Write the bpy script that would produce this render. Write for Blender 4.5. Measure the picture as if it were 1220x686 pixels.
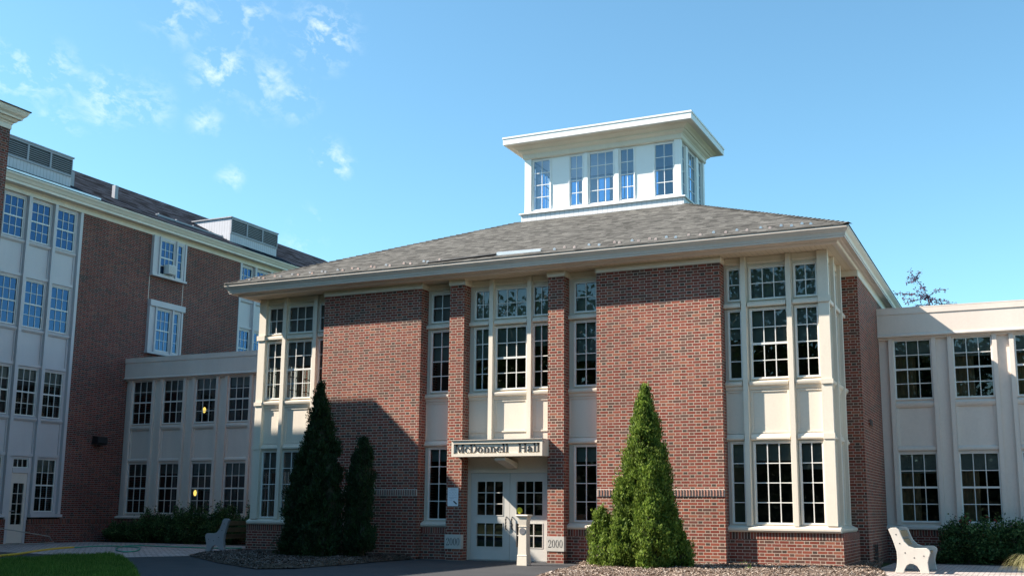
import bpy, math, random
import numpy as np
from mathutils import Vector, Matrix
random.seed(7); rng = np.random.default_rng(7)
D = bpy.data
for o in list(D.objects): D.objects.remove(o)
scene = bpy.context.scene
col = scene.collection
# ------------------------------------------------------------------ camera
CAM_Z = 1.24
def cam_axes(yaw, pitch, roll):
    cy, sy = math.cos(yaw), math.sin(yaw)
    f = np.array([sy*math.cos(pitch), cy*math.cos(pitch), math.sin(pitch)])
    r = np.array([cy, -sy, 0.]); d = np.cross(f, r)
    c, s = math.cos(roll), math.sin(roll)
    return c*r+s*d, -s*r+c*d, f
R_, D_, F_ = cam_axes(math.radians(-24.766), math.radians(9.924), math.radians(-.449))
cd = D.cameras.new('camera'); cam = D.objects.new('camera', cd); col.objects.link(cam)
cd.sensor_width = 36; cd.lens = 36*1297.4/1220
cd.shift_x = -(625.33-610)/1220; cd.shift_y = (379.46-343)/1220
cd.clip_end = 3000; cd.clip_start = .1
m = Matrix.Identity(4)
for i in range(3):
    m[i][0] = R_[i]; m[i][1] = -D_[i]; m[i][2] = -F_[i]
m[2][3] = CAM_Z
cam.matrix_world = m
scene.camera = cam
# ------------------------------------------------------------------ light
SUN = Vector((2.33, 1.0, -2.05)).normalized()       # direction the light travels
SKY_STRENGTH, SUN_STRENGTH, EXPOSURE = 0.086, 5.0, 1.24
sl = D.lights.new('sun', 'SUN'); so = D.objects.new('sun', sl); col.objects.link(so)
sl.energy = SUN_STRENGTH; sl.angle = math.radians(.5); sl.color = (1, .90, .78)
so.rotation_euler = SUN.to_track_quat('-Z', 'Y').to_euler(); so.location = (-40, -20, 60)
elev = math.asin(-SUN.z); az = math.atan2(-SUN.x, -SUN.y)
w = D.worlds.new('World'); scene.world = w; w.use_nodes = True
nt = w.node_tree; nt.nodes.clear()
N = nt.nodes.new; L = nt.links.new
wo = N('ShaderNodeOutputWorld'); bg = N('ShaderNodeBackground'); bg.inputs[1].default_value = SKY_STRENGTH
sky = N('ShaderNodeTexSky'); sky.sky_type = 'NISHITA'; sky.sun_disc = False
sky.sun_elevation = elev; sky.sun_rotation = az; sky.air_density = 1.0; sky.dust_density = .35; sky.ozone_density = 1.2
def world_ray(x, y):                                   # a direction of the sky, used to place clouds
    v = R_*((x-625.33)/1297.4)+D_*((y-379.46)/1297.4)+F_
    return v/np.linalg.norm(v)
tc = N('ShaderNodeTexCoord')
nz = N('ShaderNodeTexNoise'); nz.inputs['Scale'].default_value = 24; nz.inputs['Detail'].default_value = 7; nz.inputs['Roughness'].default_value = .62; nz.inputs['Distortion'].default_value = .25
mp = N('ShaderNodeMapping'); mp.inputs['Scale'].default_value = (2.2, .8, 2.4); mp.inputs['Rotation'].default_value = (.3, .5, .4)
L(tc.outputs['Generated'], mp.inputs[0]); L(mp.outputs[0], nz.inputs['Vector'])
acc = None
for (x, y, sg, am) in [(28,86,.030,1.0),(65,84,.022,.9),(128,118,.026,1.0),(172,125,.024,.7),(262,82,.026,1.1),(285,14,.032,.8),(385,42,.030,1.2),(392,186,.016,1.0),(405,198,.013,1.0),(352,120,.02,.8),(320,100,.03,.6),(215,12,.03,.8),(70,145,.02,.6),(245,145,.015,.7),(275,212,.012,.9),(370,270,.018,.7),(355,305,.02,.6)]:
    d = world_ray(x, y)
    vd = N('ShaderNodeVectorMath'); vd.operation = 'DISTANCE'; L(tc.outputs['Generated'], vd.inputs[0]); vd.inputs[1].default_value = tuple(d)
    mr = N('ShaderNodeMapRange'); mr.interpolation_type = 'SMOOTHSTEP'
    mr.inputs['From Min'].default_value = sg*1.45; mr.inputs['From Max'].default_value = 0; mr.inputs['To Max'].default_value = am
    L(vd.outputs['Value'], mr.inputs['Value'])
    if acc is None: acc = mr.outputs[0]
    else:
        a = N('ShaderNodeMath'); a.operation = 'MAXIMUM'; L(acc, a.inputs[0]); L(mr.outputs[0], a.inputs[1]); acc = a.outputs[0]
cr = N('ShaderNodeMapRange'); cr.inputs['From Min'].default_value = .495; cr.inputs['From Max'].default_value = .92; L(nz.outputs[0], cr.inputs['Value'])
cm = N('ShaderNodeMath'); cm.operation = 'MULTIPLY'; cm.use_clamp = True; L(cr.outputs[0], cm.inputs[0]); L(acc, cm.inputs[1])
hsv = N('ShaderNodeHueSaturation'); hsv.inputs['Saturation'].default_value = 1.0; hsv.inputs['Value'].default_value = 1.0; L(sky.outputs[0], hsv.inputs['Color'])
tint = N('ShaderNodeMix'); tint.data_type = 'RGBA'; tint.blend_type = 'MULTIPLY'; tint.inputs['Factor'].default_value = 1; tint.inputs['B'].default_value = (.83, 1.20, 1.20, 1); L(hsv.outputs[0], tint.inputs['A'])
mix = N('ShaderNodeMix'); mix.data_type = 'RGBA'; L(cm.outputs[0], mix.inputs['Factor']); L(tint.outputs['Result'], mix.inputs['A']); mix.inputs['B'].default_value = (7.5, 7.8, 7.6, 1)
L(mix.outputs['Result'], bg.inputs[0]); L(bg.outputs[0], wo.inputs[0])
scene.view_settings.view_transform = 'Standard'; scene.view_settings.look = 'None'
scene.view_settings.exposure = EXPOSURE; scene.view_settings.gamma = 1
scene.render.engine = 'CYCLES'
scene.cycles.max_bounces = 8; scene.cycles.transparent_max_bounces = 12
scene.cycles.caustics_reflective = False; scene.cycles.caustics_refractive = False

# ------------------------------------------------------------------ materials
def newmat(name):
    m = D.materials.new(name); m.use_nodes = True; t = m.node_tree; t.nodes.clear()
    out = t.nodes.new('ShaderNodeOutputMaterial'); b = t.nodes.new('ShaderNodeBsdfPrincipled')
    t.links.new(b.outputs[0], out.inputs[0]); return m, t, b, out
def math_(t, op, a, b=None, c=None, clamp=False):
    n = t.nodes.new('ShaderNodeMath'); n.operation = op; n.use_clamp = clamp
    for i, v in enumerate((a, b, c)):
        if v is None: continue
        if isinstance(v, (int, float)): n.inputs[i].default_value = v
        else: t.links.new(v, n.inputs[i])
    return n.outputs[0]
def noise(t, scale, detail=4, rough=.55, vec=None, stretch=None):
    n = t.nodes.new('ShaderNodeTexNoise'); n.inputs['Scale'].default_value = scale
    n.inputs['Detail'].default_value = detail; n.inputs['Roughness'].default_value = rough
    g = t.nodes.new('ShaderNodeNewGeometry'); v = g.outputs['Position'] if vec is None else vec
    if stretch:
        mpn = t.nodes.new('ShaderNodeMapping'); mpn.inputs['Scale'].default_value = stretch; t.links.new(v, mpn.inputs[0]); v = mpn.outputs[0]
    t.links.new(v, n.inputs['Vector']); return n.outputs[0]
def ramp(t, fac, stops, interp='LINEAR'):
    r = t.nodes.new('ShaderNodeValToRGB'); e = r.color_ramp.elements; r.color_ramp.interpolation = interp
    while len(e) < len(stops): e.new(.5)
    for k, (p, c) in enumerate(stops): e[k].position = p; e[k].color = (*c, 1)
    t.links.new(fac, r.inputs[0]); return r.outputs[0]
def mixc(t, f, a, b, mode='MIX'):
    n = t.nodes.new('ShaderNodeMix'); n.data_type = 'RGBA'; n.blend_type = mode
    for k, v in (('Factor', f), ('A', a), ('B', b)):
        if isinstance(v, (int, float)): n.inputs[k].default_value = v
        elif isinstance(v, tuple): n.inputs[k].default_value = (*v, 1)
        else: t.links.new(v, n.inputs[k])
    return n.outputs['Result']
def bump(t, b, h, s=.5, dist=.01):
    n = t.nodes.new('ShaderNodeBump'); n.inputs['Strength'].default_value = s; n.inputs['Distance'].default_value = dist
    t.links.new(h, n.inputs['Height']); t.links.new(n.outputs[0], b.inputs['Normal'])
def plain(name, c, rough=.6, var=.12, vscale=3., metal=0, streak=False, spec=.5):
    m, t, b, _ = newmat(name)
    f = noise(t, vscale, 5, .6, stretch=(1, 1, .25) if streak else None)
    f2 = noise(t, vscale*14, 3, .6)
    f = math_(t, 'ADD', math_(t, 'MULTIPLY', f, .7), math_(t, 'MULTIPLY', f2, .3))
    lo = tuple(x*(1-var) for x in c); hi = tuple(min(1, x*(1+var)) for x in c)
    t.links.new(ramp(t, f, [(.3, lo), (.7, hi)]), b.inputs['Base Color'])
    b.inputs['Roughness'].default_value = rough; b.inputs['Metallic'].default_value = metal
    b.inputs['Specular IOR Level'].default_value = spec
    bump(t, b, f2, .08, .004)
    return m
def uv_wall(t):
    g = t.nodes.new('ShaderNodeNewGeometry'); s = t.nodes.new('ShaderNodeSeparateXYZ'); t.links.new(g.outputs['Position'], s.inputs[0])
    n = t.nodes.new('ShaderNodeSeparateXYZ'); t.links.new(g.outputs['True Normal'], n.inputs[0])
    isx = math_(t, 'GREATER_THAN', math_(t, 'ABSOLUTE', n.outputs[0]), .3)
    u = math_(t, 'ADD', math_(t, 'MULTIPLY', s.outputs[0], math_(t, 'SUBTRACT', 1, isx)), math_(t, 'MULTIPLY', s.outputs[1], isx))
    return math_(t, 'ADD', u, 100), s.outputs[2]
def brick(name, soldier=False, reds=None, mortar=(.56, .455, .37), dark=.78):
    m, t, b, _ = newmat(name)
    u, z = uv_wall(t)
    H, ST, HD, MO = .0677, .203, .098, .0115
    P = ST+HD+2*MO
    if soldier:
        cell = math_(t, 'DIVIDE', u, .0677); idx = math_(t, 'FLOOR', cell); fr = math_(t, 'MULTIPLY', math_(t, 'FRACT', cell), .0677)
        mort = math_(t, 'LESS_THAN', fr, MO); hd = math_(t, 'LESS_THAN', math_(t, 'FRACT', math_(t, 'MULTIPLY', idx, .5)), .25)
        hd = math_(t, 'MULTIPLY', hd, .0); hd = math_(t, 'LESS_THAN', math_(t, 'FRACT', math_(t, 'MULTIPLY', idx, .618)), .35); row = math_(t, 'MULTIPLY', idx, 0.0); cid = idx
    else:
        zr = math_(t, 'DIVIDE', z, H); row = math_(t, 'FLOOR', zr); fz = math_(t, 'MULTIPLY', math_(t, 'FRACT', zr), H)
        odd = math_(t, 'MODULO', math_(t, 'ADD', row, 1000), 2)
        uu = math_(t, 'DIVIDE', math_(t, 'ADD', u, math_(t, 'MULTIPLY', odd, P/2)), P)
        ci = math_(t, 'FLOOR', uu); fu = math_(t, 'MULTIPLY', math_(t, 'FRACT', uu), P)
        hd = math_(t, 'GREATER_THAN', fu, ST+MO)
        m1 = math_(t, 'LESS_THAN', fu, MO)
        m2 = math_(t, 'MULTIPLY', math_(t, 'GREATER_THAN', fu, ST+MO), math_(t, 'LESS_THAN', fu, ST+2*MO))
        m3 = math_(t, 'LESS_THAN', fz, MO)
        mort = math_(t, 'MAXIMUM', m1, math_(t, 'MAXIMUM', m2, m3))
        cid = math_(t, 'ADD', math_(t, 'MULTIPLY', ci, 2), hd)
    cv = t.nodes.new('ShaderNodeCombineXYZ'); t.links.new(cid, cv.inputs[0]); t.links.new(row, cv.inputs[1])
    wn = t.nodes.new('ShaderNodeTexWhiteNoise'); wn.noise_dimensions = '3D'; t.links.new(cv.outputs[0], wn.inputs['Vector'])
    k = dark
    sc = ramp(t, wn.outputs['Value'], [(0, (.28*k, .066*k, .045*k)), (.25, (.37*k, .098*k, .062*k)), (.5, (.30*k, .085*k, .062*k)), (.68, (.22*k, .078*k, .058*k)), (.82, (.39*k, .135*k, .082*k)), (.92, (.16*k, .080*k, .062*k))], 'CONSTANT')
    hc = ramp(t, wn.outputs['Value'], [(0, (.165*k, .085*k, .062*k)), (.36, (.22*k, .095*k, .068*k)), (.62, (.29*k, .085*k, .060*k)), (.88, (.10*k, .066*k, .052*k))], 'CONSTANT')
    c = mixc(t, hd, sc, hc)
    fine = noise(t, 60, 3, .6)
    c = mixc(t, 1.0, c, ramp(t, fine, [(.25, (.78,)*3), (.75, (1.15,)*3)]), 'MULTIPLY')
    big = noise(t, .5, 4, .6)
    mc = mixc(t, math_(t, 'MULTIPLY', noise(t, 1.1, 3, .6), .8), mortar, tuple(x*.72 for x in mortar))
    c = mixc(t, mort, c, mc)
    c = mixc(t, 1.0, c, ramp(t, big, [(.28, (.78,)*3), (.72, (1.10,)*3)]), 'MULTIPLY')
    t.links.new(c, b.inputs['Base Color']); b.inputs['Roughness'].default_value = .88; b.inputs['Specular IOR Level'].default_value = .25
    h = math_(t, 'ADD', math_(t, 'SUBTRACT', 1, mort), math_(t, 'MULTIPLY', fine, .3))
    bump(t, b, h, .6, .008)
    return m
def shingle(name, c0, c1, K=1.0):
    m, t, b, _ = newmat(name)
    u, z = uv_wall(t)
    nn = noise(t, 3., 2, .5)
    zz = math_(t, 'ADD', z, math_(t, 'MULTIPLY', nn, .012))
    zr = math_(t, 'DIVIDE', zz, .058*K); row = math_(t, 'FLOOR', zr)
    wr = t.nodes.new('ShaderNodeTexWhiteNoise'); wr.noise_dimensions = '1D'; t.links.new(row, wr.inputs['W'])
    uu = math_(t, 'DIVIDE', math_(t, 'ADD', u, wr.outputs['Value']), .21*K); ci = math_(t, 'FLOOR', uu)
    cv = t.nodes.new('ShaderNodeCombineXYZ'); t.links.new(ci, cv.inputs[0]); t.links.new(row, cv.inputs[1])
    wn = t.nodes.new('ShaderNodeTexWhiteNoise'); wn.noise_dimensions = '3D'; t.links.new(cv.outputs[0], wn.inputs['Vector'])
    c = ramp(t, wn.outputs['Value'], [(0, c0), (.5, tuple((a+b_)/2 for a, b_ in zip(c0, c1))), (1, c1)])
    fz = math_(t, 'FRACT', zr)
    edge = math_(t, 'LESS_THAN', fz, .17)
    tall = math_(t, 'GREATER_THAN', wn.outputs['Value'], .35)
    c = mixc(t, math_(t, 'MULTIPLY', math_(t, 'MULTIPLY', edge, tall), .75), c, tuple(x*.35 for x in c0))
    gr = noise(t, 110, 2, .6); c = mixc(t, 1.0, c, ramp(t, gr, [(.3, (.75,)*3), (.7, (1.2,)*3)]), 'MULTIPLY')
    bg_ = noise(t, .35, 5, .6); c = mixc(t, 1.0, c, ramp(t, bg_, [(.3, (.84,)*3), (.7, (1.1,)*3)]), 'MULTIPLY')
    t.links.new(c, b.inputs['Base Color']); b.inputs['Roughness'].default_value = .95; b.inputs['Specular IOR Level'].default_value = .03
    bump(t, b, math_(t, 'ADD', fz, wn.outputs['Value']), .7, .012)
    return m
def leafmat(name, c0, c1, c2, trans=.25):
    m, t, b, out = newmat(name)
    g = t.nodes.new('ShaderNodeNewGeometry')
    c = ramp(t, g.outputs['Random Per Island'], [(0, c0), (.55, c1), (1, c2)])
    c = mixc(t, 1.0, c, ramp(t, noise(t, 2.2, 3, .6), [(.3, (.65,)*3), (.7, (1.25,)*3)]), 'MULTIPLY')
    t.links.new(c, b.inputs['Base Color']); b.inputs['Roughness'].default_value = .6; b.inputs['Specular IOR Level'].default_value = .25
    tr = t.nodes.new('ShaderNodeBsdfTranslucent'); t.links.new(c, tr.inputs[0])
    mx = t.nodes.new('ShaderNodeMixShader'); mx.inputs[0].default_value = trans
    t.links.new(b.outputs[0], mx.inputs[1]); t.links.new(tr.outputs[0], mx.inputs[2]); t.links.new(mx.outputs[0], out.inputs[0])
    return m
def glass(name, tint=(.62, .68, .68), boost=1.7, gc=(.95, .97, 1)):
    m, t, b, out = newmat(name); t.nodes.remove(b)
    tr = t.nodes.new('ShaderNodeBsdfTransparent'); tr.inputs[0].default_value = (*tint, 1)
    gl = t.nodes.new('ShaderNodeBsdfGlossy'); gl.inputs['Roughness'].default_value = 0.0; gl.inputs[0].default_value = (*gc, 1)
    fr = t.nodes.new('ShaderNodeFresnel'); fr.inputs[0].default_value = 1.5
    wv = t.nodes.new('ShaderNodeBump'); wv.inputs['Strength'].default_value = .012; wv.inputs['Distance'].default_value = .05
    t.links.new(noise(t, 1.6, 1, .4), wv.inputs['Height']); t.links.new(wv.outputs[0], gl.inputs['Normal'])
    f = math_(t, 'MULTIPLY', fr.outputs[0], boost, clamp=True)
    mx = t.nodes.new('ShaderNodeMixShader'); t.links.new(f, mx.inputs[0]); t.links.new(tr.outputs[0], mx.inputs[1]); t.links.new(gl.outputs[0], mx.inputs[2])
    t.links.new(mx.outputs[0], out.inputs[0]); return m
def lines_mat(name, c, pitch, axis, depth=.5, dark=.6, rough=.6):
    m, t, b, _ = newmat(name)
    g = t.nodes.new('ShaderNodeNewGeometry'); s = t.nodes.new('ShaderNodeSeparateXYZ'); t.links.new(g.outputs['Position'], s.inputs[0])
    src = s.outputs[axis] if axis < 3 else uv_wall(t)[0]
    fr = math_(t, 'FRACT', math_(t, 'DIVIDE', math_(t, 'ADD', src, 100), pitch))
    e = math_(t, 'LESS_THAN', fr, .1)
    cc = mixc(t, e, c, tuple(x*dark for x in c))
    cc = mixc(t, 1.0, cc, ramp(t, noise(t, 2, 4, .6), [(.3, (.93,)*3), (.7, (1.05,)*3)]), 'MULTIPLY')
    t.links.new(cc, b.inputs['Base Color']); b.inputs['Roughness'].default_value = rough
    bump(t, b, math_(t, 'SUBTRACT', 1, e), depth, .01); return m
def paver(name):
    m, t, b, _ = newmat(name)
    g = t.nodes.new('ShaderNodeNewGeometry')
    bt = t.nodes.new('ShaderNodeTexBrick'); t.links.new(g.outputs['Position'], bt.inputs['Vector'])
    bt.inputs['Scale'].default_value = 1; bt.inputs['Brick Width'].default_value = .2; bt.inputs['Row Height'].default_value = .1
    bt.inputs['Mortar Size'].default_value = .010; bt.inputs['Color1'].default_value = (.44, .37, .34, 1); bt.inputs['Color2'].default_value = (.56, .48, .45, 1); bt.inputs['Mortar'].default_value = (.10, .085, .08, 1)
    c = mixc(t, 1.0, bt.outputs[0], ramp(t, noise(t, 1.3, 5, .65), [(.3, (.75,)*3), (.7, (1.12,)*3)]), 'MULTIPLY')
    t.links.new(c, b.inputs['Base Color']); b.inputs['Roughness'].default_value = .9
    bump(t, b, math_(t, 'SUBTRACT', 1, bt.outputs['Fac']), .5, .006); return m
def ground_mat(name, c0, c1, sc, sc2, rough=.95, bs=.5):
    m, t, b, _ = newmat(name)
    f = math_(t, 'ADD', math_(t, 'MULTIPLY', noise(t, sc, 6, .65), .5), math_(t, 'MULTIPLY', noise(t, sc2, 3, .6), .5))
    t.links.new(ramp(t, f, [(.35, c0), (.65, c1)]), b.inputs['Base Color']); b.inputs['Roughness'].default_value = rough
    b.inputs['Specular IOR Level'].default_value = .25
    bump(t, b, f, bs, .02); return m
def emis(name, c, s):
    m, t, b, _ = newmat(name); b.inputs['Base Color'].default_value = (*c, 1); b.inputs['Emission Color'].default_value = (*c, 1); b.inputs['Emission Strength'].default_value = s; return m

M = dict(
 white=plain('cream_paint', (.73, .655, .545), .5, .08, 1.5, streak=True),
 greyw=plain('grey_white_paint', (.57, .54, .55), .5, .06, 1.5, streak=True),
 linkw=plain('warm_stucco', (.71, .62, .545), .75, .09, 1.2, streak=True),
 sash=plain('sash_paint', (.74, .73, .69), .45, .04, 2),
 cup=plain('bright_white_paint', (.84, .84, .83), .45, .03, 2),
 gutter=plain('gutter_metal', (.62, .54, .465), .4, .10, .8, spec=.5),
 brick=brick('flemish_brick'), soldier=brick('soldier_brick', True),
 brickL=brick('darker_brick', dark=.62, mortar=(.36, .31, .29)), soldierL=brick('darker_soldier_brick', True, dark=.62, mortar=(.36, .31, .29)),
 shingle=shingle('grey_shingle', (.062, .060, .056), (.175, .168, .155), .95), shingleL=shingle('slate_shingle', (.002, .0025, .004), (.062, .072, .095), 2.2),
 mortar=plain('mortar', (.60, .53, .46), .9, .1, 5), bsolid=plain('red_brick_face', (.25, .13, .10), .9, .25, 14), bdark=plain('dark_brick_face', (.19, .125, .105), .9, .25, 14),
 soffit=lines_mat('beaded_soffit', (.64, .54, .40), .12, 0, .5, .75), boards=lines_mat('vertical_boards', (.52, .53, .58), .14, 3, .5, .6), boardw=lines_mat('white_boards', (.70, .70, .72), .16, 3, .5, .72),
 glass=glass('window_glass'), glassb=glass('reflective_glass', (.30, .38, .5), 4.2, (.20, .38, .68)), cglass=glass('cupola_glass', (.52, .68, .85), 2.6, (.6, .8, 1)),
 dark=plain('dark_interior', (.03, .028, .026), .9, .3, 2), room=plain('room_wall', (.16, .14, .11), .9, .2, 1),
 blind=plain('roller_blind', (.30, .33, .31), .85, .08, 2), blindl=plain('pale_blind', (.42, .45, .46), .85, .08, 2), curtain=plain('curtain', (.55, .58, .62), .9, .2, 6, streak=True),
 door=plain('door_paint', (.60, .58, .53), .45, .05, 2), metal=plain('brushed_metal', (.55, .55, .55), .35, .1, 8, .9), black=plain('black_metal', (.02, .02, .022), .45, .2, 4), letter=plain('letter_black', (.03, .028, .026), .6, .1, 4),
 louver=plain('louver_metal', (.33, .34, .38), .5, .1, 3), stone=plain('carved_stone', (.52, .49, .44), .85, .10, 7), engr=plain('engraved_grey', (.16, .15, .14), .9, .1, 4),
 conc=plain('cast_concrete', (.60, .56, .50), .9, .09, 6), wood=plain('bench_plastic_wood', (.33, .23, .13), .7, .2, 5, ), paper=plain('white_paper', (.78, .80, .84), .7, .02, 4), yellow=plain('yellow_sticker', (.95, .82, .05), .5, .05, 6),
 rubber=plain('dark_rubber', (.03, .03, .03), .8, .2, 5), hosey=plain('yellow_hose', (.62, .42, .03), .5, .1, 4), hoseg=plain('green_hose', (.05, .32, .22), .5, .1, 4), hosew=plain('grey_hose', (.35, .33, .30), .6, .1, 4),
 plastic=plain('appliance_plastic', (.72, .72, .70), .5, .05, 3), copper=plain('snow_guard_metal', (.62, .45, .38), .35, .3, 9, .6), alu=plain('white_metal', (.72, .72, .70), .3, .1, 6, .5),
 bark=plain('bark', (.10, .075, .055), .95, .3, 8), bulb=emis('lit_lamp', (1, .66, .14), .9),
 asphalt=ground_mat('asphalt', (.040, .042, .046), (.066, .067, .072), .8, 90, .9, .35), soil=ground_mat('soil', (.045, .035, .026), (.10, .075, .055), 4, 40), lawn=ground_mat('lawn_soil', (.030, .048, .014), (.055, .085, .025), 1.5, 30),
 mulch=ground_mat('mulch_base', (.09, .062, .045), (.20, .145, .11), 6, 60), paver=paver('concrete_pavers'),
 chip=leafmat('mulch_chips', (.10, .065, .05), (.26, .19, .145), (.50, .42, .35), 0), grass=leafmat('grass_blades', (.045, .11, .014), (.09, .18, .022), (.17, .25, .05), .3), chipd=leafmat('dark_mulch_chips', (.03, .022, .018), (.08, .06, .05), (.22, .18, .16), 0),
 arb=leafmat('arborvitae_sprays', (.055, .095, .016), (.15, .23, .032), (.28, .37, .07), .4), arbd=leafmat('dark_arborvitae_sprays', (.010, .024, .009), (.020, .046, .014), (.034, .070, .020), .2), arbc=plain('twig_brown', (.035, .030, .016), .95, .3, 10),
 rose=leafmat('shrub_leaves', (.016, .045, .014), (.055, .12, .036), (.17, .26, .09), .3), flower=leafmat('red_blossom', (.20, .01, .015), (.32, .02, .03), (.45, .05, .06), .1), pinkf=leafmat('dull_blossom', (.10, .03, .03), (.20, .08, .08), (.30, .16, .15), .1),
 button=plain('dull_metal', (.16, .16, .17), .6, .2, 20),
 backdrop=plain('backdrop_foliage', (.02, .03, .014), .95, .4, .6), conc_shade=plain('shade_darkened_concrete', (.34, .32, .32), .85, .1, 6),
 purple=leafmat('purple_leaves', (.07, .03, .08), (.12, .05, .12), (.20, .11, .20), .35), tree=leafmat('broad_leaves', (.025, .05, .012), (.045, .09, .02), (.08, .14, .03), .35), strawg=leafmat('straw_blades', (.15, .17, .05), (.32, .30, .14), (.50, .45, .28), .3),
)
# ------------------------------------------------------------------ helpers
class MB:
    def __init__(s): s.v, s.f, s.mi, s.mats = [], [], [], []
    def _m(s, mat):
        if mat not in s.mats: s.mats.append(mat)
        return s.mats.index(mat)
    def quad(s, pts, mat):
        b = len(s.v); s.v += [tuple(p) for p in pts]; s.f.append(tuple(range(b, b+len(pts)))); s.mi.append(s._m(mat))
    def hexa(s, p, mat):           # 8 corners: 0-3 one end, 4-7 the other
        b = len(s.v); s.v += [tuple(q) for q in p]; k = s._m(mat)
        F = [(0,1,2,3),(7,6,5,4),(0,4,5,1),(1,5,6,2),(2,6,7,3),(3,7,4,0)]
        c = np.mean(np.array(p), 0)
        for fc in F:
            P = [np.array(p[i]) for i in fc]; nn = np.cross(P[1]-P[0], P[2]-P[0]); ctr = sum(P)/4
            if np.dot(nn, ctr-c) < 0: fc = fc[::-1]
            s.f.append(tuple(b+i for i in fc)); s.mi.append(k)
    def box(s, x0, x1, y0, y1, z0, z1, mat):
        s.hexa([(x0,y0,z0),(x1,y0,z0),(x1,y1,z0),(x0,y1,z0),(x0,y0,z1),(x1,y0,z1),(x1,y1,z1),(x0,y1,z1)], mat)
    def prism(s, pts, vec, mat):   # a planar polygon pushed along vec
        n = len(pts); b = len(s.v); k = s._m(mat); vec = np.array(vec, float)
        s.v += [tuple(p) for p in pts]+[tuple(np.array(p)+vec) for p in pts]
        s.f.append(tuple(range(b, b+n))); s.mi.append(k); s.f.append(tuple(range(b+2*n-1, b+n-1, -1))); s.mi.append(k)
        for i in range(n):
            j = (i+1) % n; s.f.append((b+j, b+i, b+n+i, b+n+j)); s.mi.append(k)
    def tube(s, pts, r, mat, seg=8, r1=None):
        pts = [np.array(p, float) for p in pts]; n = len(pts); b = len(s.v); k = s._m(mat); prev = None
        for i, p in enumerate(pts):
            t_ = pts[min(i+1, n-1)]-pts[max(i-1, 0)]; t_ = t_/(np.linalg.norm(t_)+1e-9)
            a = np.array((0, 0, 1.)) if abs(t_[2]) < .9 else np.array((1., 0, 0))
            if prev is not None: a = prev
            e1 = np.cross(t_, a); e1 /= np.linalg.norm(e1)+1e-9; e2 = np.cross(e1, t_); prev = e2
            rr = r if r1 is None else r+(r1-r)*i/(n-1)
            for q in range(seg):
                an = 2*math.pi*q/seg; s.v.append(tuple(p+rr*(math.cos(an)*e1+math.sin(an)*e2)))
        for i in range(n-1):
            for q in range(seg):
                q2 = (q+1) % seg; s.f.append((b+i*seg+q, b+i*seg+q2, b+(i+1)*seg+q2, b+(i+1)*seg+q)); s.mi.append(k)
        s.f.append(tuple(b+q for q in range(seg))[::-1]); s.mi.append(k)
        s.f.append(tuple(b+(n-1)*seg+q for q in range(seg))); s.mi.append(k)
    def build(s, name, parent=None, kind=None, smooth=False, bevel=0):
        me = D.meshes.new(name); me.from_pydata(s.v, [], s.f)
        for m_ in s.mats: me.materials.append(M[m_])
        if len(s.mats) > 1: me.polygons.foreach_set('material_index', s.mi)
        if smooth: me.polygons.foreach_set('use_smooth', [True]*len(s.f))
        me.update(); o = D.objects.new(name, me); col.objects.link(o)
        if parent is not None: o.parent = parent
        if kind: o['kind'] = kind
        if bevel:
            bm = o.modifiers.new('bevel', 'BEVEL'); bm.width = bevel; bm.segments = 2; bm.limit_method = 'ANGLE'
        return o
def quads_obj(name, C_, A, B, mat, parent=None, kind=None, shape='quad'):
    """many small leaf faces: centres C, half axes A and B"""
    n = len(C_)
    if shape == 'quad': V = np.stack([C_-A, C_-B*.9, C_+A, C_+B*.9], 1)
    else: V = np.stack([C_-B, C_+B, C_+A], 1)
    k = V.shape[1]; me = D.meshes.new(name)
    me.vertices.add(n*k); me.vertices.foreach_set('co', V.reshape(-1).astype(np.float32))
    me.loops.add(n*k); me.loops.foreach_set('vertex_index', np.arange(n*k, dtype=np.int32))
    me.polygons.add(n); me.polygons.foreach_set('loop_start', np.arange(0, n*k, k, dtype=np.int32))
    try: me.polygons.foreach_set('loop_total', np.full(n, k, dtype=np.int32))
    except Exception: pass
    me.update(calc_edges=True); me.materials.append(M[mat])
    o = D.objects.new(name, me); col.objects.link(o)
    if parent is not None: o.parent = parent
    if kind: o['kind'] = kind
    return o
def tag(o, label, cat, group=None):
    o['label'] = label; o['category'] = cat
    if group: o['group'] = group
    return o
def thing(name, label, cat, loc=(0, 0, 0), group=None):
    o = D.objects.new(name, None); col.objects.link(o); o.empty_display_size = .2
    o.location = loc; tag(o, label, cat, group); return o
def attach(o, parent):             # child meshes are written in world coordinates
    o.parent = parent; o.matrix_parent_inverse = Matrix.Translation(-Vector(parent.location)); return o
class Wall:
    def __init__(s, o, U, Nn): s.o, s.U, s.N = np.array(o, float), np.array(U, float), np.array(Nn, float)
    def p(s, u, z, d=0): return s.o+s.U*u+s.N*d+np.array((0, 0, z))
    def box(s, mb, u0, u1, z0, z1, d0, d1, mat):
        mb.hexa([s.p(u0,z0,d0), s.p(u1,z0,d0), s.p(u1,z0,d1), s.p(u0,z0,d1), s.p(u0,z1,d0), s.p(u1,z1,d0), s.p(u1,z1,d1), s.p(u0,z1,d1)], mat)
    def profile(s, mb, u0, u1, pts, mat):   # pts (d,z) section run along u
        P = [s.p(u0, z, d) for d, z in pts]; mb.prism(P, s.U*(u1-u0), mat)
def sub(mb, name, parent, root, **k):
    o = mb.build(name, None, **k); o.parent = parent
    if parent == root: o.matrix_parent_inverse = Matrix.Translation(-Vector(root.location))
    return o
def part(mb, name, root, **k): return sub(mb, name, root, root, **k)
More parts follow.
